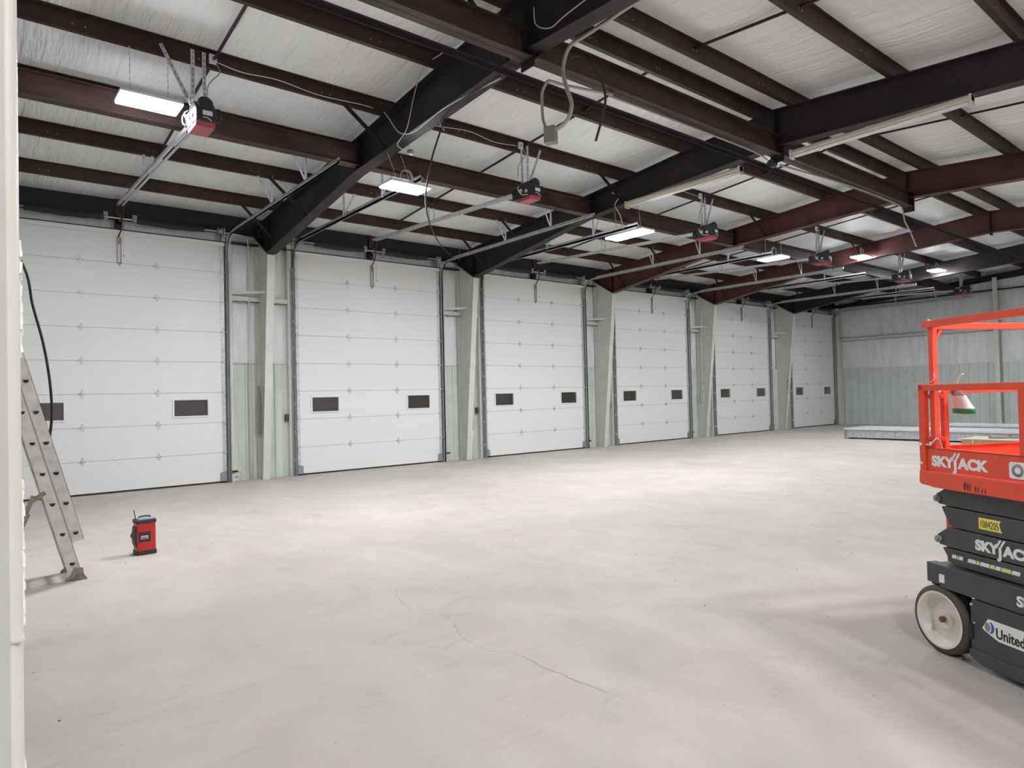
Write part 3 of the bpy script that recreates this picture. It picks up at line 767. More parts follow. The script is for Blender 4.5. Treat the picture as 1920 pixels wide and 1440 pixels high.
# unseen second row: one lamp follows the lift's shadow, the others added as fill
for k, (x, y) in enumerate([(-3.9, -16.45), (.6, -14.95), (1.5, -16.45), (10.5, -14.95), (20.5, -13.45)]):
    lamp_fixture(x, y, 5.05, 0, .6, rtop(y)+.01, 'LED lamp over the near side of the hall, %s from the camera end' % ORD[k], 'lamps over the near side', False)

# ------------------------------------------------------------------ unlit strip lights
for k, (X, ya, yb, z, lab) in enumerate(((5.66, -5.80, -8.25, 5.19, 'long unlit cream strip light under the second rafter, left of the ridge'),
                                   (5.62, -9.12, -11.50, 5.17, 'long unlit cream strip light at upper right under the second rafter, past the ridge'))):
    root = empty('strip_light', (X, (ya+yb)/2, z)); h = (ya-yb)/2
    b = MB(); b.prism([(-.045, -.0), (.045, 0), (.055, .03), (.03, .075), (-.03, .075), (-.055, .03)], (0, -h, 0), (1,0,0), (0,0,1), (0, 2*h, 0)); b.build('housing', 'fix', root)
    b = MB(); b.tube([(-.03, -h+.05, -.02), (-.03, h-.05, -.02)], .013, 10); b.tube([(.03, -h+.05, -.02), (.03, h-.05, -.02)], .013, 10); b.build('tube', 'decalw', root)
    for s in (-1, 1):
        b = MB(); b.box((-.06, s*(h-.03), -.05), (.06, s*h, .08)); b.build('lamp_holder', 'fix', root)
    tag(root, lab, 'strip light')

# ------------------------------------------------------------------ hanging conduit box and conduits
root = empty('junction_box', (.9, -8.86, 4.50))
b = MB(); b.cbox((0, 0, 0), (.11, .13, .18)); b.build('box', 'boxg', root, bevel=.004)
b = MB(); b.cbox((-.058, 0, 0), (.006, .11, .15)); b.cyl((-.06, -.02, -.03), (-.068, -.02, -.03), .02, 12); b.build('cover', 'boxg', root)
root.rotation_euler = (0, 0, .5)
tag(root, 'grey steel junction box dangling from two bent conduits below the ridge', 'junction box')
cable('flexible_conduit', [(.82, -11.2, 5.33), (.85, -10.16, 5.36), (.88, -9.82, 5.37), (.9, -9.45, 5.37), (.9, -9.22, 5.36), (.9, -9.12, 5.27), (.9, -9.08, 5.12), (.9, -9.13, 4.93), (.9, -9.20, 4.73), (.9, -9.15, 4.60), (.9, -9.03, 4.545), (.9, -8.93, 4.54)], .022, 'conduit',
      'thick grey S-shaped conduit running off the rafter down to the dangling box', 'conduit', n=12)
cable('flexible_conduit', [(.9, -8.80, 4.58), (.9, -8.74, 4.72), (.9, -8.73, 4.92), (.9, -8.74, 5.03), (.93, -8.79, 5.13), (1.0, -8.80, 5.15), (1.12, -8.8, 5.155), (1.5, -8.8, 5.20), (2.0, -8.8, 5.27)], .017, 'conduit',
      'thinner grey conduit looping up from the dangling box to the ridge strut', 'conduit', n=12)
cable('metal_conduit', [(2.0, -8.74, 5.275), (3.6, -8.74, 5.28), (5.2, -8.74, 5.27), (5.6, -8.74, 5.22)], .014, 'conduit', 'straight conduit fastened under the ridge strut right of the dangling box', 'conduit')
cable('metal_conduit', [(5.95, -8.76, 5.2), (7.5, -8.78, 5.26), (8.6, -8.8, 5.28), (9.6, -8.8, 5.285), (10.45, -8.8, 5.26), (10.62, -8.8, 5.12), (10.68, -8.8, 4.98), (10.94, -8.8, 4.80), (11.22, -8.8, 4.53)], .016, 'conduit', 'bent conduit dropping from the ridge strut beside the reddish rafter', 'conduit')
b = MB(); b.cyl((5.72, -8.72, 5.2), (5.84, -8.72, 5.2), .06, 12); tag(b.build('conduit_fitting', 'motor'), 'round dark conduit fitting where the ridge strut meets the second rafter', 'fitting')
cable('black_hose', [(.95, -9.15, 5.26), (.95, -9.25, 5.25), (.95, -9.40, 5.14), (.95, -9.57, 4.89), (.95, -9.64, 4.67), (.95, -9.60, 4.49), (.95, -9.49, 4.25)], .013, 'rubber', 'black hose arching down behind the S-shaped conduit', 'hose')
cable('white_cable', [(.57, -9.0, 5.75), (.57, -9.03, 5.55), (.57, -9.25, 5.42), (.57, -9.5, 5.45), (.57, -10.2, 5.5)], .006, 'wirew', 'pale cable drooping across the nearest rafter above the conduit', 'cable')
# cables along nearest rafter
cable('white_cable', [(.56, -5.72, 5.75), (.56, -5.85, 5.62), (.56, -6.10, 5.35), (.56, -6.36, 5.235), (.56, -6.63, 5.215), (.56, -7.22, 5.27), (.56, -7.8, 5.25), (.56, -8.42, 5.21)], .008, 'wirew', 'white cable looped along the lower edge of the nearest rafter', 'cable')
cable('white_cable', [(.53, -7.3, 5.95), (.53, -6.86, 5.95), (.53, -6.62, 5.70), (.53, -6.40, 5.30), (.53, -6.2, 5.2), (.55, -6.10, 5.15), (.7, -6.05, 5.12)], .006, 'wirew', 'thin white cable crossing the web of the nearest rafter to the lamp below', 'cable')
b = MB(); b.lathe([(0, 0), (.045, 0), (.045, .05), (.03, .06), (0, .06)], (.72, -6.15, 5.05), (0,0,1), 14); tag(b.build('lamp_outlet', 'boxg'), 'round grey outlet under the nearest rafter above the second lamp', 'outlet box')
cable('rafter_conduit', [(.55, -8.42, 5.24), (.55, -7.6, 5.22), (.55, -7.2, 5.12), (.7, -7.05, 5.1)], .012, 'motor', 'dark flexible conduit following the bottom of the nearest rafter', 'conduit')
cable('black_drop_cable', [(.74, -7.2, 5.40), (.70, -7.12, 5.30), (.56, -7.0, 4.79), (.60, -6.8, 4.54), (.864, -6.3, 4.43), (1.458, -5.4, 4.457), (2.531, -3.9, 4.609), (4.004, -2.0, 4.87), (5.14, -.66, 5.04)], .012, 'rubber', 'long black cable sagging from the nearest rafter to the second door track', 'cable')
cable('white_cable', [(5.70, -5.4, 5.55), (5.70, -5.6, 5.45), (5.72, -5.45, 5.30), (5.8, -5.5, 5.12), (5.9, -5.5, 4.85), (5.93, -5.5, 4.78)], .009, 'wirew', 'white cable curling from the second rafter to the oblong lamp', 'cable')
cable('black_hose', [(-4.36, -5.2, 5.25), (-4.25, -5.5, 4.6), (-3.95, -5.9, 3.6), (-3.687, -6.0, 3.037), (-3.62, -6.0, 2.66), (-3.539, -6.0, 2.291), (-3.49, -6.0, 1.95), (-3.469, -6.0, 1.64), (-3.475, -6.0, 1.45), (-3.50, -6.0, 1.27), (-3.55, -6.0, 1.12)], .013, 'rubber', 'black hose hanging beside the ladder in front of the nearest door', 'hose')
# conduits on columns / piers
cable('pier_conduit', [(.45, .02, 0.02), (.45, .02, 2.4), (.45, .02, 4.3), (.44, .0, 4.7), (.42, -.04, 4.95), (.36, -.04, 5.05), (-.1, -.06, 5.08), (-.6, -.06, 5.09)], .014, 'cream', 'pale conduit rising the pier between the nearest and second doors', 'conduit')
cable('pier_conduit', [(16.02, -.08, 1.9), (16.02, -.10, 4.2), (16.02, -.14, 4.42), (16.02, -.35, 4.52), (16.02, -.52, 4.5)], .016, 'cream', 'pale conduit with bent top on the column between the fourth and fifth doors', 'conduit')
b = MB(); b.box((15.98, -.15, 1.25), (16.03, -.03, 1.55)); b.box((15.98, -.13, 1.62), (16.03, -.05, 1.8)); tag(b.build('electrical_box', 'cream', bevel=.004), 'cream electrical boxes on the column between the fourth and fifth doors', 'electrical box')
b = MB(); b.box((21.35, -.34, 1.55), (21.50, -.325, 2.0)); tag(b.build('warning_tag', mat('faded_pink_tag', (.62, .36, .33), .6)), 'faded pink tag on the column between the fifth and sixth doors', 'tag')
# yoke marks / clip box on column 1
b = MB(); b.box((.60, -.40, 1.55), (.63, -.30, 1.75))
b = MB(); b.bar((.60, -.03, .95), (.60, -.03, 1.95), .035, .04); b.bar((.60, -.04, 1.0), (.60, -.04, 1.18), .05, .06); b.bar((.60, -.04, 1.45), (.60, -.04, 1.62), .05, .06); tag(b.build('switch_gear', 'boxg', bevel=.004), 'narrow pale conduit body on the pier beside the first column', 'electrical box')

# push button stations and photo eyes
for i in range(5):
    x = XL[i+1]-.15 if i != 0 else 1.216
    y = .10; root = empty('push_button_station', (x, y, 1.26))
    b = MB(); b.box((-.035, -.05, -.075), (.035, 0, .075)); b.build('box', 'black', root, bevel=.006)
    for z in (-.045, 0, .045):
        b = MB(); b.cyl((0, -.05, z), (0, -.058, z), .013, 12); b.build('button', 'boxg', root)
    tag(root, 'black three-button door control on the pier left of the %s door' % TRN[i+1], 'switch', 'push button door controls')
for i in range(5):
    x = XR[i]+.17 if i < 5 else 0; root = empty('safety_sensor', (x, -.02, .21))
    b = MB(); b.box((-.12, -.02, -.02), (-.02, .01, .02)); b.box((-.12, 0, -.02), (-.11, .12, .02)); b.build('bracket', 'black', root)
    b = MB(); b.cyl((-.02, -.005, 0), (.05, -.005, 0), .022, 12); b.build('eye', 'yell', root)
    tag(root, 'small black and yellow safety sensor low at the right edge of the %s door' % TRN[i], 'sensor', 'door safety sensors')

# ------------------------------------------------------------------ left foreground post
root = empty('corner_post', (-4.16, -12.8, 0))
b = MB(); r = .028; xr_ = .094; n = 8; H = rtop(-12.8)-.01
pts = [(-.25, -.1)] + [(xr_-r+r*math.sin(PI/2*k/n), -.1+r-r*math.cos(PI/2*k/n)) for k in range(n+1)] + [(xr_, .1), (-.25, .1)]
b.prism(pts, (0, 0, 0), (1,0,0), (0,1,0), (0, 0, H)); o = b.build('post_body', 'post', root)
b = MB(); b.box((-.25, -.105, 0), (.0745, -.1005, H)); b.build('face_panel', 'postd', root)  # thin sheet with the front face's shading put into its colour
b = MB(); b.box((xr_+.0, .09, 0), (xr_+.004, .13, H)); b.build('edge_strip', 'cream', root)
b = MB()
for z0, z1 in ((.2, .5), (.78, 1.0), (1.25, 1.50), (1.72, 1.93)):
    q = z0
    while q < z1:
        b.box((xr_-.002, -.03+random.uniform(0,.02), q), (xr_+.004+random.uniform(0, .003), .03, q+.0105)); q += .010
    b.build('caulk_bead', 'caulk', root); b = MB()
b.box((.076, -.101, 1.242), (xr_+.001, -.06, 1.246))
b.build('paint_ridge', 'post', root)
tag(root, 'cream painted post with rounded corner at the left edge, close to the camera', 'post')

# ------------------------------------------------------------------ ladder
root = empty('extension_ladder', (-3.35, -6.8, 0))
tag(root, 'leaning aluminium extension ladder seen side-on beside the nearest door', 'ladder')
sl = .258; LH = 4.98
def lp(z, off=0): return V((-sl*z + off, 0, z))
dirv = V((-sl, 0, 1)).normalized(); nx_ = V((1, 0, sl)).normalized()
for nm, yo in (('rail', 0.0), ('rail', .44)):
    for sec, off0, z0, z1 in (('base', 0, .05, LH), ('fly', .105, .36, LH-.0)):
        yy_ = yo + (0 if sec == 'base' else (.012 if yo == 0 else -.012))
        p = lp(z0, off0); q = lp(z1, off0)
        b = MB(); b.bar(p+V((0, yy_, 0)), q+V((0, yy_, 0)), .088, .003, (0,-1,0)) if 0 else None
        ex = nx_; b = MB()
        ln = (q-p).length
        w = .050
        sgy = -1 if yo == 0 else 1
        o = p + V((0, yy_, 0))
        b.prism([(-w, 0), (w, 0), (w, .003), (-w, .003)], o, ex, (0,1,0), dirv*ln)
        b.prism([(-w, -.028*sgy*-1 if 0 else 0), (-w+.003, 0), (-w+.003, sgy*-.028), (-w, sgy*-.028)], o, ex, (0,-sgy*-1 if 0 else 1,0), dirv*ln)
        b.prism([(w-.003, 0), (w, 0), (w, sgy*-.028), (w-.003, sgy*-.028)], o, ex, (0,1,0), dirv*ln)
        b.prism([(-.004, 0), (.004, 0), (.004, sgy*.003), (-.004, sgy*.003)], o+ex*(-w), ex, (0,1,0), dirv*ln) 
        b.build('rail', 'alu', root)
for k in (0, 1):
    yo = (-.0035, .4435)[k]; o = lp(.36, .0525) + V((0, yo, 0)); b = MB(); b.prism([(-.003, 0), (.003, 0), (.003, (-.004, .004)[k]), (-.003, (-.004, .004)[k])], o, nx_, (0,1,0), dirv*(LH-.40)); b.build('rail_seam', 'galvd', root)
step = .2845
for k in range(17):
    z = .155 + k*step
    for sec, off0 in (('base', 0), ('fly', .105)):
        if sec == 'fly' and k == 0: continue
        c0 = lp(z, off0)
        b = MB(); b.prism([(-.026, .016), (.026, .016), (.021, -.008), (.008, -.019), (-.008, -.019), (-.021, -.008)], c0+V((0, -.004, 0)), (1,0,0), (0,0,1), (0, .448, 0))
        b.mat(1); b.prism([(-.023, .013), (.023, .013), (.018, -.007), (.007, -.016), (-.007, -.016), (-.018, -.007)], c0+V((0, -.0055, 0)), (1,0,0), (0,0,1), (0, .0016, 0))
        if z < LH-.05: b.build('rung', ['alu', 'hole'], root)
for yo in (0, .44):
    b = MB(); b.prism([(-.09, 0), (.075, 0), (.075, .012), (.05, .05), (.045, .11), (-.03, .12), (-.045, .06), (-.09, .02)], (0, yo-.012, .0), (1,0,0), (0,0,1), (0, .006, 0)); b.box((-.09, yo-.03, 0), (.075, yo+.03, .010)); b.cyl((.01, yo-.016, .07), (.01, yo-.008, .07), .012, 10)
    b.build('foot', 'aludirt', root)
b = MB(); b.bar(V((-.24, .0, .84)), V((-.36, -.0, .76)), .035, .035); b.bar(V((-.33, 0, .82)), V((-.40, 0, .62)), .045, .03); b.bar(V((-.37, 0, .66)), V((-.41, 0, .56)), .06, .03)
b.build('rung_lock', 'aludirt', root)

# ------------------------------------------------------------------ jobsite radio
root = empty('jobsite_radio', (-2.645, -6.0, 0), math.radians(3))
tag(root, 'red and black jobsite radio with antenna standing on the concrete', 'radio')
b = MB(); b.prism([(-.088, -.075), (-.078, -.085), (.088, -.085), (.098, -.075), (.098, .075), (.088, .085), (-.078, .085), (-.088, .075)], (0, 0, .03), (1,0,0), (0,1,0), (0,0,.315)); b.build('body', 'radio', root, bevel=.006)
for z0, z1 in ((.0, .045), (.335, .375)):
    b = MB(); b.prism([(-.096, -.078), (-.082, -.094), (.092, -.094), (.106, -.078), (.106, .078), (.092, .094), (-.082, .094), (-.096, .078)], (0, 0, z0), (1,0,0), (0,1,0), (0,0,z1-z0)); b.build('bumper', 'radiod', root, bevel=.006)
b = MB(); b.box((-.06, -.07, .375), (.085, .06, .381)); tp_ = b.build('top_plate', 'radiot', root, bevel=.003)
b = MB(); b.tube(smooth_path([(-.04, .05, .376), (-.035, .05, .392), (0, .05, .397), (.04, .05, .397), (.07, .05, .39), (.075, .05, .376)], 4), .008, 8); b.build('handle', 'radiod', tp_)
b = MB(); b.box((-.075, -.089, .135), (.045, -.082, .245)); sb_ = b.build('side_badge', 'radiod', root, bevel=.003)
b = MB(); b.box((-.052, -.0905, .172), (.018, -.0885, .205)); b.build('badge_plate', 'decalw', sb_)
b = MB(); b.box((-.046, -.092, .178), (.012, -.0903, .192)); b.build('badge_strip', 'radio', sb_)
for z in (.085, .30, .31, .275): 
    pass
for z in (.095, .29):
    b = MB(); b.box((-.083, -.0885, z), (.093, -.084, z+.006)); b.build('body_ridge', 'radio', root)
b = MB(); b.prism([(0, .07), (-.018, .12), (-.022, .17), (-.034, .18), (-.034, .21), (-.020, .23), (-.012, .30), (0, .31)], (-.088, -.06, 0), (1,0,0), (0,0,1), (0, .12, 0)); b.build('front_controls', 'radiod', root)
b = MB(); b.tube([(-.080, .02, .375), (-.084, .02, .42), (-.094, .02, .475)], .005, 8); b.build('antenna', 'radiod', root)

# ------------------------------------------------------------------ steel stock by the end wall
def steel_panel(x0, x1, ya, yb, h, lab):
    root = empty('steel_frame_section', (x0, ya, 0))
    b = MB(); b.box((0, 0, h-.05), (x1-x0, yb-ya, h)); b.build('deck', 'steelw', root)
    b = MB(); b.box((.09, -.02, .05), (.10, yb-ya, h-.06)); b.box((.03, -.02, .045), (.16, yb-ya, .055)); b.box((.03, -.02, h-.075), (.16, yb-ya, h-.06)); b.build('beam', 'galv', root)
    b = MB(); b.box((x1-x0-.1, -.02, .05), (x1-x0-.09, yb-ya, h-.06)); b.box((x1-x0-.16, -.02, .045), (x1-x0-.03, yb-ya, .055)); b.build('beam', 'galv', root)
    y = 0
    while y > yb-ya:
        b = MB(); b.box((.02, y-.03, .05), (.10, y-.02, h-.05)); b.box((.01, y-.05, h-.07), (.03, y+.0, h-.03)); b.build('stiffener', 'galv', root); y -= 1.45
    b = MB(); b.box((.05, -.2, 0), (x1-x0-.05, -.12, .05)); b.box((.05, (yb-ya)+.3, 0), (x1-x0-.05, (yb-ya)+.38, .05)); b.build('timber_skid', 'black', root)
    b = MB(); b.box((0, -.03, .0), (.03, -.0, h-.05)); b.box((x1-x0-.03, -.03, 0), (x1-x0, 0, h-.05)); b.build('end_leg', 'galvd', root)
    tag(root, lab, 'steel section', 'steel sections stored by the end wall')
steel_panel(17.72, 19.3, -4.2, -13.5, .34, 'long low galvanised steel section on the floor, the nearer of two')
steel_panel(20.4, 21.8, -5.4, -13.5, .36, 'long galvanised steel section on the floor behind, nearer the end wall')
b = MB()
b.box((24.6, -8.6, 0), (25.3, -11.5, .55)); b.box((24.5, -8.5, .55), (25.4, -11.3, .60)); b.box((24.7, -9.2, .60), (25.2, -11.2, .72))
tag(b.build('scrap_pile', 'motor', bevel=.01), 'dark flat pile of material in front of the end wall, half hidden by the lift', 'pile')
# cardboard box
root = empty('cardboard_box', (15.0, -8.8, 0)); root.rotation_euler = (0, 0, 0)
bx0 = (14.45, -7.42); b = MB()
b.box((-.6, .3, 0), (.5, -4.0, .33)); b.build('body', 'card', root, bevel=.01)
b = MB(); b.box((-.6, .3, .331), (.5, -4.0, .345)); b.build('lid', 'cardtop', root, bevel=.004)
for y in (.05, -1.05, -2.2):
    b = MB(); b.box((-.604, y, 0), (.504, y+.02, .348)); b.build('strap', 'strap', root)
tag(root, 'long brown cardboard carton with pale straps behind the lift platform', 'box')
b = MB(); b.tube([(14.8, -8.95, .375), (14.85, -9.35, .375), (14.95, -11.0, .375)], [.05, .02, .018], 10); tag(b.build('capped_rod', 'galvd'), 'thin rod with a dark end lying on the carton', 'rod')

# ------------------------------------------------------------------ scissor lift
az = math.radians(27.8)
# local frame: +x along the side toward the camera (u), +y outward normal of the visible side (n)
u_ = V((-math.sin(az), -math.cos(az), 0)); n_ = V((-math.cos(az), math.sin(az), 0))
root = empty('scissor_lift', (.47, -12.70, 0))
root.rotation_euler = (0, 0, math.atan2(u_.y, u_.x))
# with x=u, the left-hand perpendicular is (-u.y,u.x); flip sign where needed
NY = 1 if V((-u_.y, u_.x, 0)).dot(n_) > 0 else -1
def P(s, w, z): return V((s, w*NY, z))
class LB(MB):
    def lbox(s, a, b): return s.box(P(*a), P(*b))
tag(root, 'orange-red and dark grey scissor lift at the right edge, rails raised and platform lowered', 'scissor lift')
LEN, WID = 2.15, 1.12
def lbuild(b, name, m, bevel=0): return b.build(name, m, root, bevel=bevel)
# wheels
for (s, w, lab) in ((.01, 0, 1), (.01, -WID+.0, -1), (LEN-.35, 0, 1), (LEN-.35, -WID, -1)):
    R = .204; t = .12; sg = lab
    y0 = w
    base = P(s, y0, R); ax = V((0, NY*sg, 0))
    b = MB(); prof = [(R-.05, 0), (R-.012, 0), (R-.002, -.010), (R, -.022)]
    for g_ in range(1, 4): prof += [(R, -.022-.028*g_+.004), (R-.004, -.022-.028*g_+.002), (R-.004, -.022-.028*g_-.002), (R, -.022-.028*g_-.004)]
    prof += [(R, -t+.012), (R-.010, -t), (R-.05, -t)]
    b.lathe(prof, base, ax, 56); tyre = lbuild(b, 'wheel', 'tyre')
    b = MB(); b.lathe([(R-.034, .004), (R-.045, .006), (R-.053, .0), (R-.058, -.05), (R-.075, -.062), (.075, -.048), (.060, -.040), (.058, -.032), (.050, -.030), (.042, -.034), (.0, -.034)], base, ax, 48)
    rim = b.build('wheel_rim', 'wheelw', tyre)
    b = MB(); b.lathe([(.018, -.034), (.018, -.012), (.012, -.008), (0, -.008)], base, ax, 14); b.build('hub', 'rust', tyre)
# chassis side beam
for w0, w1 in ((-.0, -.07), (-WID+.07, -WID)):
    b = MB(); b.prism([(-.075, .42), (.02, .42), (.025, .405), (LEN-.1, .405), (LEN-.1, .54), (-.075, .54)], P(0, w0, 0), (1,0,0), (0,0,1), P(0, w1-w0, 0)); lbuild(b, 'chassis_beam', 'dgrey', .004)
b = LB(); b.lbox((-.07, -.08, .47), (LEN-.1, -WID+.08, .53)); lbuild(b, 'chassis_deck', 'dgrey')
b = LB(); b.lbox((-.055, -.015, .405), (-.02, -.055, .42)); lbuild(b, 'stop_pad', 'rubber')
b = LB(); b.lbox((.155, -.16, .10), (LEN-.6, -WID+.2, .40)); lbuild(b, 'undercarriage', 'dgrey')
# battery tray door
b = MB(); b.prism([(.222, .10), (.218, .16), (.224, .375), (.24, .395), (1.58, .395), (1.58, .10)], P(0, -.012, 0), (1,0,0), (0,0,1), P(0, -.03, 0)); lbuild(b, 'side_door', 'dgrey', .004)
b = MB(); b.prism([(.218, .065), (.218, .108), (1.58, .108), (1.58, .035), (.30, .035)], P(0, .0, 0), (1,0,0), (0,0,1), P(0, -.04, 0)); lbuild(b, 'lower_guard', 'dgrey', .004)
b = LB(); b.lbox((.213, -.004, .165), (.236, -.02, .25)); lbuild(b, 'latch', 'black')
b = MB(); b.cyl(P(.236, -.012, .365), P(.236, -.002, .365), .008, 8); b.cyl(P(.250, -.012, .262), P(.250, -.005, .262), .006, 8); lbuild(b, 'bolt', 'galv')
# scissor arms, stacked: pairs of long boxes with tapered lug ends
def arm(z0, z1, lug, w=-.05, t=.07, tilt=0):
    b = MB()
    if lug: poly = [(-.035, z0+.02), (-.045, z0+.045), (-.035, z0+.065), (.04, z1), (LEN-.2, z1+tilt), (LEN-.12, (z0+z1)/2+tilt), (LEN-.2, z0+tilt), (.07, z0), (-.02, z0+.005)]
    else: poly = [(.055, z0+.01), (-.0, z1-.005), (.01, z1), (LEN-.2, z1+tilt), (LEN-.2, z0+tilt), (.085, z0)]
    b.prism(poly, P(0, w, 0), (1,0,0), (0,0,1), P(0, -t, 0)); o = lbuild(b, 'scissor_arm', 'dgrey', .003)
    b = MB(); b.prism(poly, P(0, -WID-w+t, 0), (1,0,0), (0,0,1), P(0, -t, 0)); lbuild(b, 'scissor_arm', 'dgrey', .003)
    return o
arm(.900, 1.010, True, -.05, .07, -.0)
arm(.775, .893, False, -.05, .07, -.0)
arm(.650, .768, True, -.05, .07, -.0)
arm(.548, .643, False, -.05, .07, -.0)
for z in (.922, .672):
    b = MB(); b.cyl(P(-.025, -.035, z+.015), P(-.025, -.13, z+.015), .021, 16); b.lathe([(0, 0), (.014, 0), (.014, .006), (0, .006)], P(-.025, -.035, z+.015), V((0, NY, 0)), 8); lbuild(b, 'pivot_pin', 'galvd')
b = LB(); b.lbox((-.045, -.125, .54), (.10, -.14, .93)); b.lbox((-.005, -.14, .54), (.01, -WID+.14, .93)); lbuild(b, 'rear_ladder_plate', 'orange')
# platform
b = MB(); b.prism([(-.09, 1.035), (-.085, 1.108), (LEN-.05, 1.108), (LEN-.05, 1.012), (.02, 1.012), (-.02, 1.018), (-.075, 1.022)], P(0, .02, 0), (1,0,0), (0,0,1), P(0, -.05, 0)); lbuild(b, 'platform_beam', 'orange', .003)
b = MB(); b.prism([(-.09, 1.035), (-.085, 1.108), (LEN-.05, 1.108), (LEN-.05, 1.012), (-.075, 1.022)], P(0, -WID-.02, 0), (1,0,0), (0,0,1), P(0, .05, 0)); lbuild(b, 'platform_beam', 'orange', .003)
b = LB(); b.lbox((-.08, -.0, 1.04), (-.05, -WID, 1.105)); b.lbox((-.08, -.01, 1.085), (LEN-.06, -WID+.01, 1.10)); lbuild(b, 'platform_floor', 'orange')
b = LB(); b.lbox((-.04, .004, 1.112), (LEN-.05, .0, 1.25)); b.lbox((-.04, .004, 1.243), (LEN-.05, -.02, 1.252)); lbuild(b, 'toe_board', 'orange')
b = LB(); b.lbox((-.04, -WID-.004, 1.112), (LEN-.05, -WID, 1.25)); lbuild(b, 'toe_board', 'orange')
b = LB(); b.lbox((-.04, .0, 1.112), (-.035, -WID, 1.262)); b.lbox((-.04, .0, 1.255), (-.02, -WID, 1.262)); lbuild(b, 'toe_board', 'orange')
# rails
def rail(name, pts, w=.038):
    b = MB()
    for p, q in zip(pts[:-1], pts[1:]): b.bar(P(*p), P(*q), w, w)
    return lbuild(b, name, 'orange', .004)
rail('corner_post', [(-.062, -.002, 1.10), (-.062, -.002, 1.64)], .04)
rail('mid_rail', [(-.082, -.002, 1.622), (LEN-.1, -.002, 1.622)], .04)
rail('rail_post', [(.605, -.002, 1.25), (.605, -.002, 1.61)], .036)
rail('rail_post', [(1.3, -.002, 1.25), (1.3, -.002, 1.61)], .036)
rail('rail_post', [(LEN-.12, -.002, 1.10), (LEN-.12, -.002, 2.0)], .036)
rail('top_rail', [(-.045, -.01, 2.012), (LEN-.1, -.01, 2.012)], .042)
rail('upright', [(-.005, -.03, 1.13), (-.005, -.03, 2.0)], .036)
rail('gate_post', [(-.01, -.105, 1.14), (-.01, -.105, 1.60)], .034)
rail('end_top_rail', [(-.01, -.03, 2.0), (-.01, -WID+.01, 2.0)], .04)
rail('gusset', [(-.0, -.035, 1.90), (-.01, -.10, 1.99)], .02)
rail('end_mid_rail', [(-.01, -.105, 1.60), (-.01, -WID+.01, 1.60)], .034)
rail('upright', [(-.005, -WID+.02, 1.13), (-.005, -WID+.02, 2.0)], .036)
rail('top_rail', [(-.04, -WID+.01, 2.012), (LEN-.1, -WID+.01, 2.012)], .042)
rail('mid_rail', [(-.05, -WID+.01, 1.60), (LEN-.1, -WID+.01, 1.60)], .036)
for z in (1.565, 1.305): rail('hinge_bracket', [(-.045, -.012, z), (.015, -.09, z)], .028)
b = MB()
for (s, w, z) in ((-.062, .02, 1.27), (-.062, .02, 1.155)): b.cyl(P(s, w, z), P(s, w+.012, z), .009, 8)
b.cyl(P(-.02, -.02, 2.033), P(-.02, -.02, 2.043), .008, 8); b.cyl(P(.01, -.05, 1.59), P(.01, -.05, 1.60), .010, 8); lbuild(b, 'bolt', 'wheelw')
b = MB(); b.tube(smooth_path([P(-.04, .01, 1.27), P(0, .015, 1.272), P(.02, -.02, 1.31), P(.03, -.04, 1.25), P(.02, -.04, 1.21)], 5), .004, 6); b.tube(smooth_path([P(.005, -.02, 1.72), P(.02, -.01, 1.68), P(.0, -.0, 1.65)], 4), .003, 6); lbuild(b, 'retaining_pin', 'galv')

# lettering
def text_mesh(s, size, offset=0, shear=0, xs=1.0, extr=.0008, align='LEFT'):
    c = bpy.data.curves.new('t', 'FONT'); c.body = s; c.size = size; c.offset = offset; c.extrude = extr; c.shear = shear; c.resolution_u = 3
    c.align_x = align
    o = bpy.data.objects.new('t', c); COL.objects.link(o)
    dg = bpy.context.evaluated_depsgraph_get(); me = bpy.data.meshes.new_from_object(o.evaluated_get(dg))
    bpy.data.objects.remove(o); 
    for v in me.vertices: v.co.x *= xs
    return me
def place_text(me, s, w, z, name, m, tilt=0, parent=root):
    # mesh x -> local +x (u), mesh y -> +z, mesh z -> outward
    me.materials.clear(); me.materials.append(M[m])
    o = bpy.data.objects.new(name, me); COL.objects.link(o); o.parent = parent
    # text reads left to right from camera when x runs along +u and outward normal is n
    ex = V((1, 0, 0)); ez = V((0, NY, 0)); ey = V((0, 0, 1))
    if ex.cross(ey).dot(ez) < 0:
        # mirror-free: handedness mismatch is resolved by a proper rotation
        ez = ex.cross(ey)
    R = Matrix((ex, ey, ez)).transposed().to_4x4()
    o.matrix_local = Matrix.Translation(P(s, w, z)) @ R @ Matrix.Rotation(tilt, 4, 'Z')
    return o
def skyjack(s, w, z, h, parent_name):
    """bold capitals with the two slanted strokes joined over Y and J"""
    w1 = text_mesh('SKY', h*1.34, h*.075, 0, 1.08); w2 = text_mesh('ACK', h*1.34, h*.075, 0, 1.10); wj = text_mesh('J', h*1.34, h*.075, 0, 1.0)
    def wid(me): 
        xs_ = [v.co.x for v in me.vertices]; return min(xs_), max(xs_)
    a = wid(w1)[1]
    place_text(w1, s, w, z, 'lettering', 'decalw')
    place_text(wj, s+a-h*.10, w, z-h*.28, 'lettering', 'decalw')
    place_text(w2, s+a+h*.45, w, z, 'lettering', 'decalw')
    b = MB()
    for k in (0, 1):
        x0 = s + a - h*.50 + k*h*.42
        b.prism([(x0, z+h*.55), (x0+h*.24, z+h*.55), (x0+h*.78, z+h*1.42), (x0+h*.52, z+h*1.42)], P(0, w, 0), (1,0,0), (0,0,1), P(0, .0008, 0))
    lbuild(b, 'logo_strokes', 'decalw')
skyjack(.0, .0055, 1.145, .062, 'toe')
skyjack(.235, -.0485, .680, .058, 'arm')
place_text(text_mesh('SKYJACK', .075, .003, 0, 1.1), .528, .0015, .445, 'lettering', 'decalw')
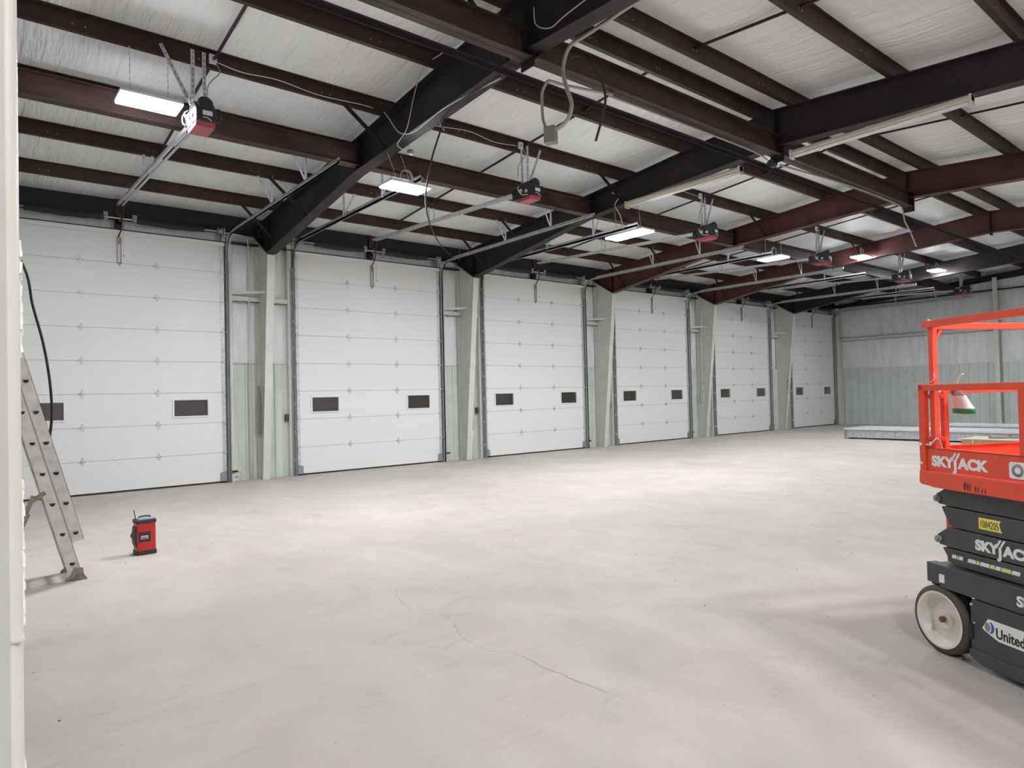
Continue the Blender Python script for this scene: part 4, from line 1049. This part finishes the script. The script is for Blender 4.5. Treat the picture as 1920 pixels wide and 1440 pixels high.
# round-cornered white sticker at the toe board
b = MB(); b.prism([(.515, 1.135), (.525, 1.125), (.66, 1.125), (.66, 1.215), (.525, 1.215), (.515, 1.205)], P(0, .005, 0), (1,0,0), (0,0,1), P(0, .0008, 0)); lbuild(b, 'white_sticker', 'decalw')
b = MB(); b.lathe([(.018, 0), (.034, 0), (.034, .0008), (.018, .0008)], P(.565, .0062, 1.17), V((0, NY, 0)), 24); lbuild(b, 'sticker_ring', 'boxg')
# yellow number decal (torn)
b = MB(); b.prism([(.262, .803), (.262, .868), (.405, .868), (.392, .850), (.402, .815), (.41, .803)], P(0, -.0495, 0), (1,0,0), (0,0,1), P(0, .0008, 0)); lbuild(b, 'number_decal', 'decaly')
place_text(text_mesh('1084205', .062, -.0006, 0, .56), .268, -.0482, .813, 'lettering', 'ink')
# smudged streaks on the platform beam
for k in range(7):
    b = MB(); x = .235 + k*.024 + random.uniform(-.004, .004); wd = .018 if k == 0 else random.uniform(.006, .012); zb_ = 1.025 + .004*random.random(); zt_ = 1.085 - .006*k - .01*random.random()
    b.prism([(x, zb_), (x+wd*.7, zb_-.006), (x+wd*1.1, zb_+.02), (x+wd, zt_-.012), (x+wd*.5, zt_), (x-.002, zt_-.02)], P(0, .0203, 0), (1,0,0), (0,0,1), P(0, .0005, 0)); lbuild(b, 'grease_smudge', 'inksm')
# tape pieces on the lowest arm
xs_ = .065
for k, (wd, m_) in enumerate(((.032, 'decalw'), (.010, 'tapey'), (.03, 'decalw'), (.0, ''), (.055, 'decalw'), (.022, 'tapey'), (.06, 'decalw'), (.03, 'tapey'), (.035, 'decalw'), (.06, 'tapey'), (.05, 'decalw'))):
    if m_ == '': xs_ += .03; continue
    b = MB(); b.prism([(xs_, .590), (xs_+.008, .612), (xs_+wd+.004, .612), (xs_+wd, .590)], P(0, -.0495, 0), (1,0,0), (0,0,1), P(0, .0008, 0)); lbuild(b, 'tape', m_); xs_ += wd + .003
# small label on chassis beam
b = MB(); b.prism([(.018, .435), (.018, .485), (.058, .487), (.058, .437)], P(0, .0003, 0), (1,0,0), (0,0,1), P(0, .0008, 0)); lbuild(b, 'small_label', 'decalw')
# hire company strip: white band, blue crescent and the visible word
b = MB(); b.prism([(.298, .250), (.338, .312), (.95, .312), (.95, .205), (.40, .205), (.31, .240)], P(0, -.0115, 0), (1,0,0), (0,0,1), P(0, .0008, 0)); lbuild(b, 'company_strip', 'decalw')
cr = [(.350+.026*math.cos(t), .266+.032*math.sin(t)) for t in [-PI/2+PI*k/12 for k in range(13)]] + [(.346+.012*math.cos(t), .266+.027*math.sin(t)) for t in [PI/2-PI*k/12 for k in range(13)]]
b = MB(); b.prism(cr, P(0, -.0105, 0), (1,0,0), (0,0,1), P(0, .0006, 0)); lbuild(b, 'crescent_logo', 'blue')
cr = [(.333+.018*math.cos(t), .264+.026*math.sin(t)) for t in [2*PI*k/18 for k in range(18)]]
b = MB(); b.prism(cr, P(0, -.0108, 0), (1,0,0), (0,0,1), P(0, .0004, 0)); lbuild(b, 'logo_disc', 'boxg')
place_text(text_mesh('United', .080, .0016, 0, .80), .384, -.010, .222, 'lettering', 'ink')

# crumpled bag tied to the mid rail
bag = empty('tied_bag', root.matrix_world @ V((0,0,0)))
bag.location = V((.47, -12.70, 0)) + u_*.05 + n_*-.16 + V((0,0,1.49)); bag.rotation_euler = root.rotation_euler
b = MB(); n = 12; vs = []
prof = [(.010, .13), (.02, .115), (.045, .08), (.06, .04), (.075, .0)]
rings = []
for j, (r, z) in enumerate(prof):
    for k in range(n):
        t = 2*PI*k/n; rr = r*(1+.14*math.sin(3*t+j)+.07*math.sin(5*t-j*2)); sh = (.13-z)*.45
        vs.append((rr*math.cos(t)+sh-.03, rr*.45*math.sin(t), z-.0))
b.add(vs, [(j*n+k, j*n+(k+1) % n, (j+1)*n+(k+1) % n, (j+1)*n+k) for j in range(len(prof)-1) for k in range(n)], True)
b.build('bag_body', 'bagw', bag)
b = MB(); b.add(vs[4*n:] + [(x*1.05+.004, y*.9, -.030) for x, y, z in vs[4*n:]] + [(.035, 0, -.034)], [(k, (k+1) % n, n+(k+1) % n, n+k) for k in range(n)] + [(n+k, n+(k+1) % n, 2*n) for k in range(n)], True)
b.build('green_bottom', 'bagg', bag)
b = MB(); b.add([(x*1.02, y*1.1, z) for x, y, z in vs[1*n:3*n]], [(k, (k+1) % n, n+(k+1) % n, n+k) for k in range(n)], True); b.build('printed_band', 'bagd', bag)
b = MB(); b.tube(smooth_path([(-.03, 0, .12), (-.01, 0, .17), (.01, .0, .20), (.03, 0, .21)], 4), .005, 6); b.build('tie', 'bagw', bag)
tag(bag, 'crumpled white bag with green bottom tied to the lift rail', 'bag')

# ------------------------------------------------------------------ light and render settings
lm_ = M['lamp'].node_tree.nodes['Principled BSDF']; lm_.inputs['Emission Strength'].default_value = 262.0
w = bpy.data.worlds.new('night'); sc.world = w; w.use_nodes = True
w.node_tree.nodes['Background'].inputs['Color'].default_value = (.045, .036, .032, 1); w.node_tree.nodes['Background'].inputs['Strength'].default_value = 1.0
vs_ = sc.view_settings; vs_.view_transform = 'Standard'; vs_.look = 'None'; vs_.gamma = 1; vs_.use_curve_mapping = False; vs_.exposure = 0.0
sc.cycles.max_bounces = 10; sc.cycles.diffuse_bounces = 7; sc.cycles.glossy_bounces = 4; sc.cycles.transmission_bounces = 6
sc.cycles.use_denoising = True; sc.cycles.sample_clamp_indirect = 8; sc.cycles.caustics_reflective = False; sc.cycles.caustics_refractive = False
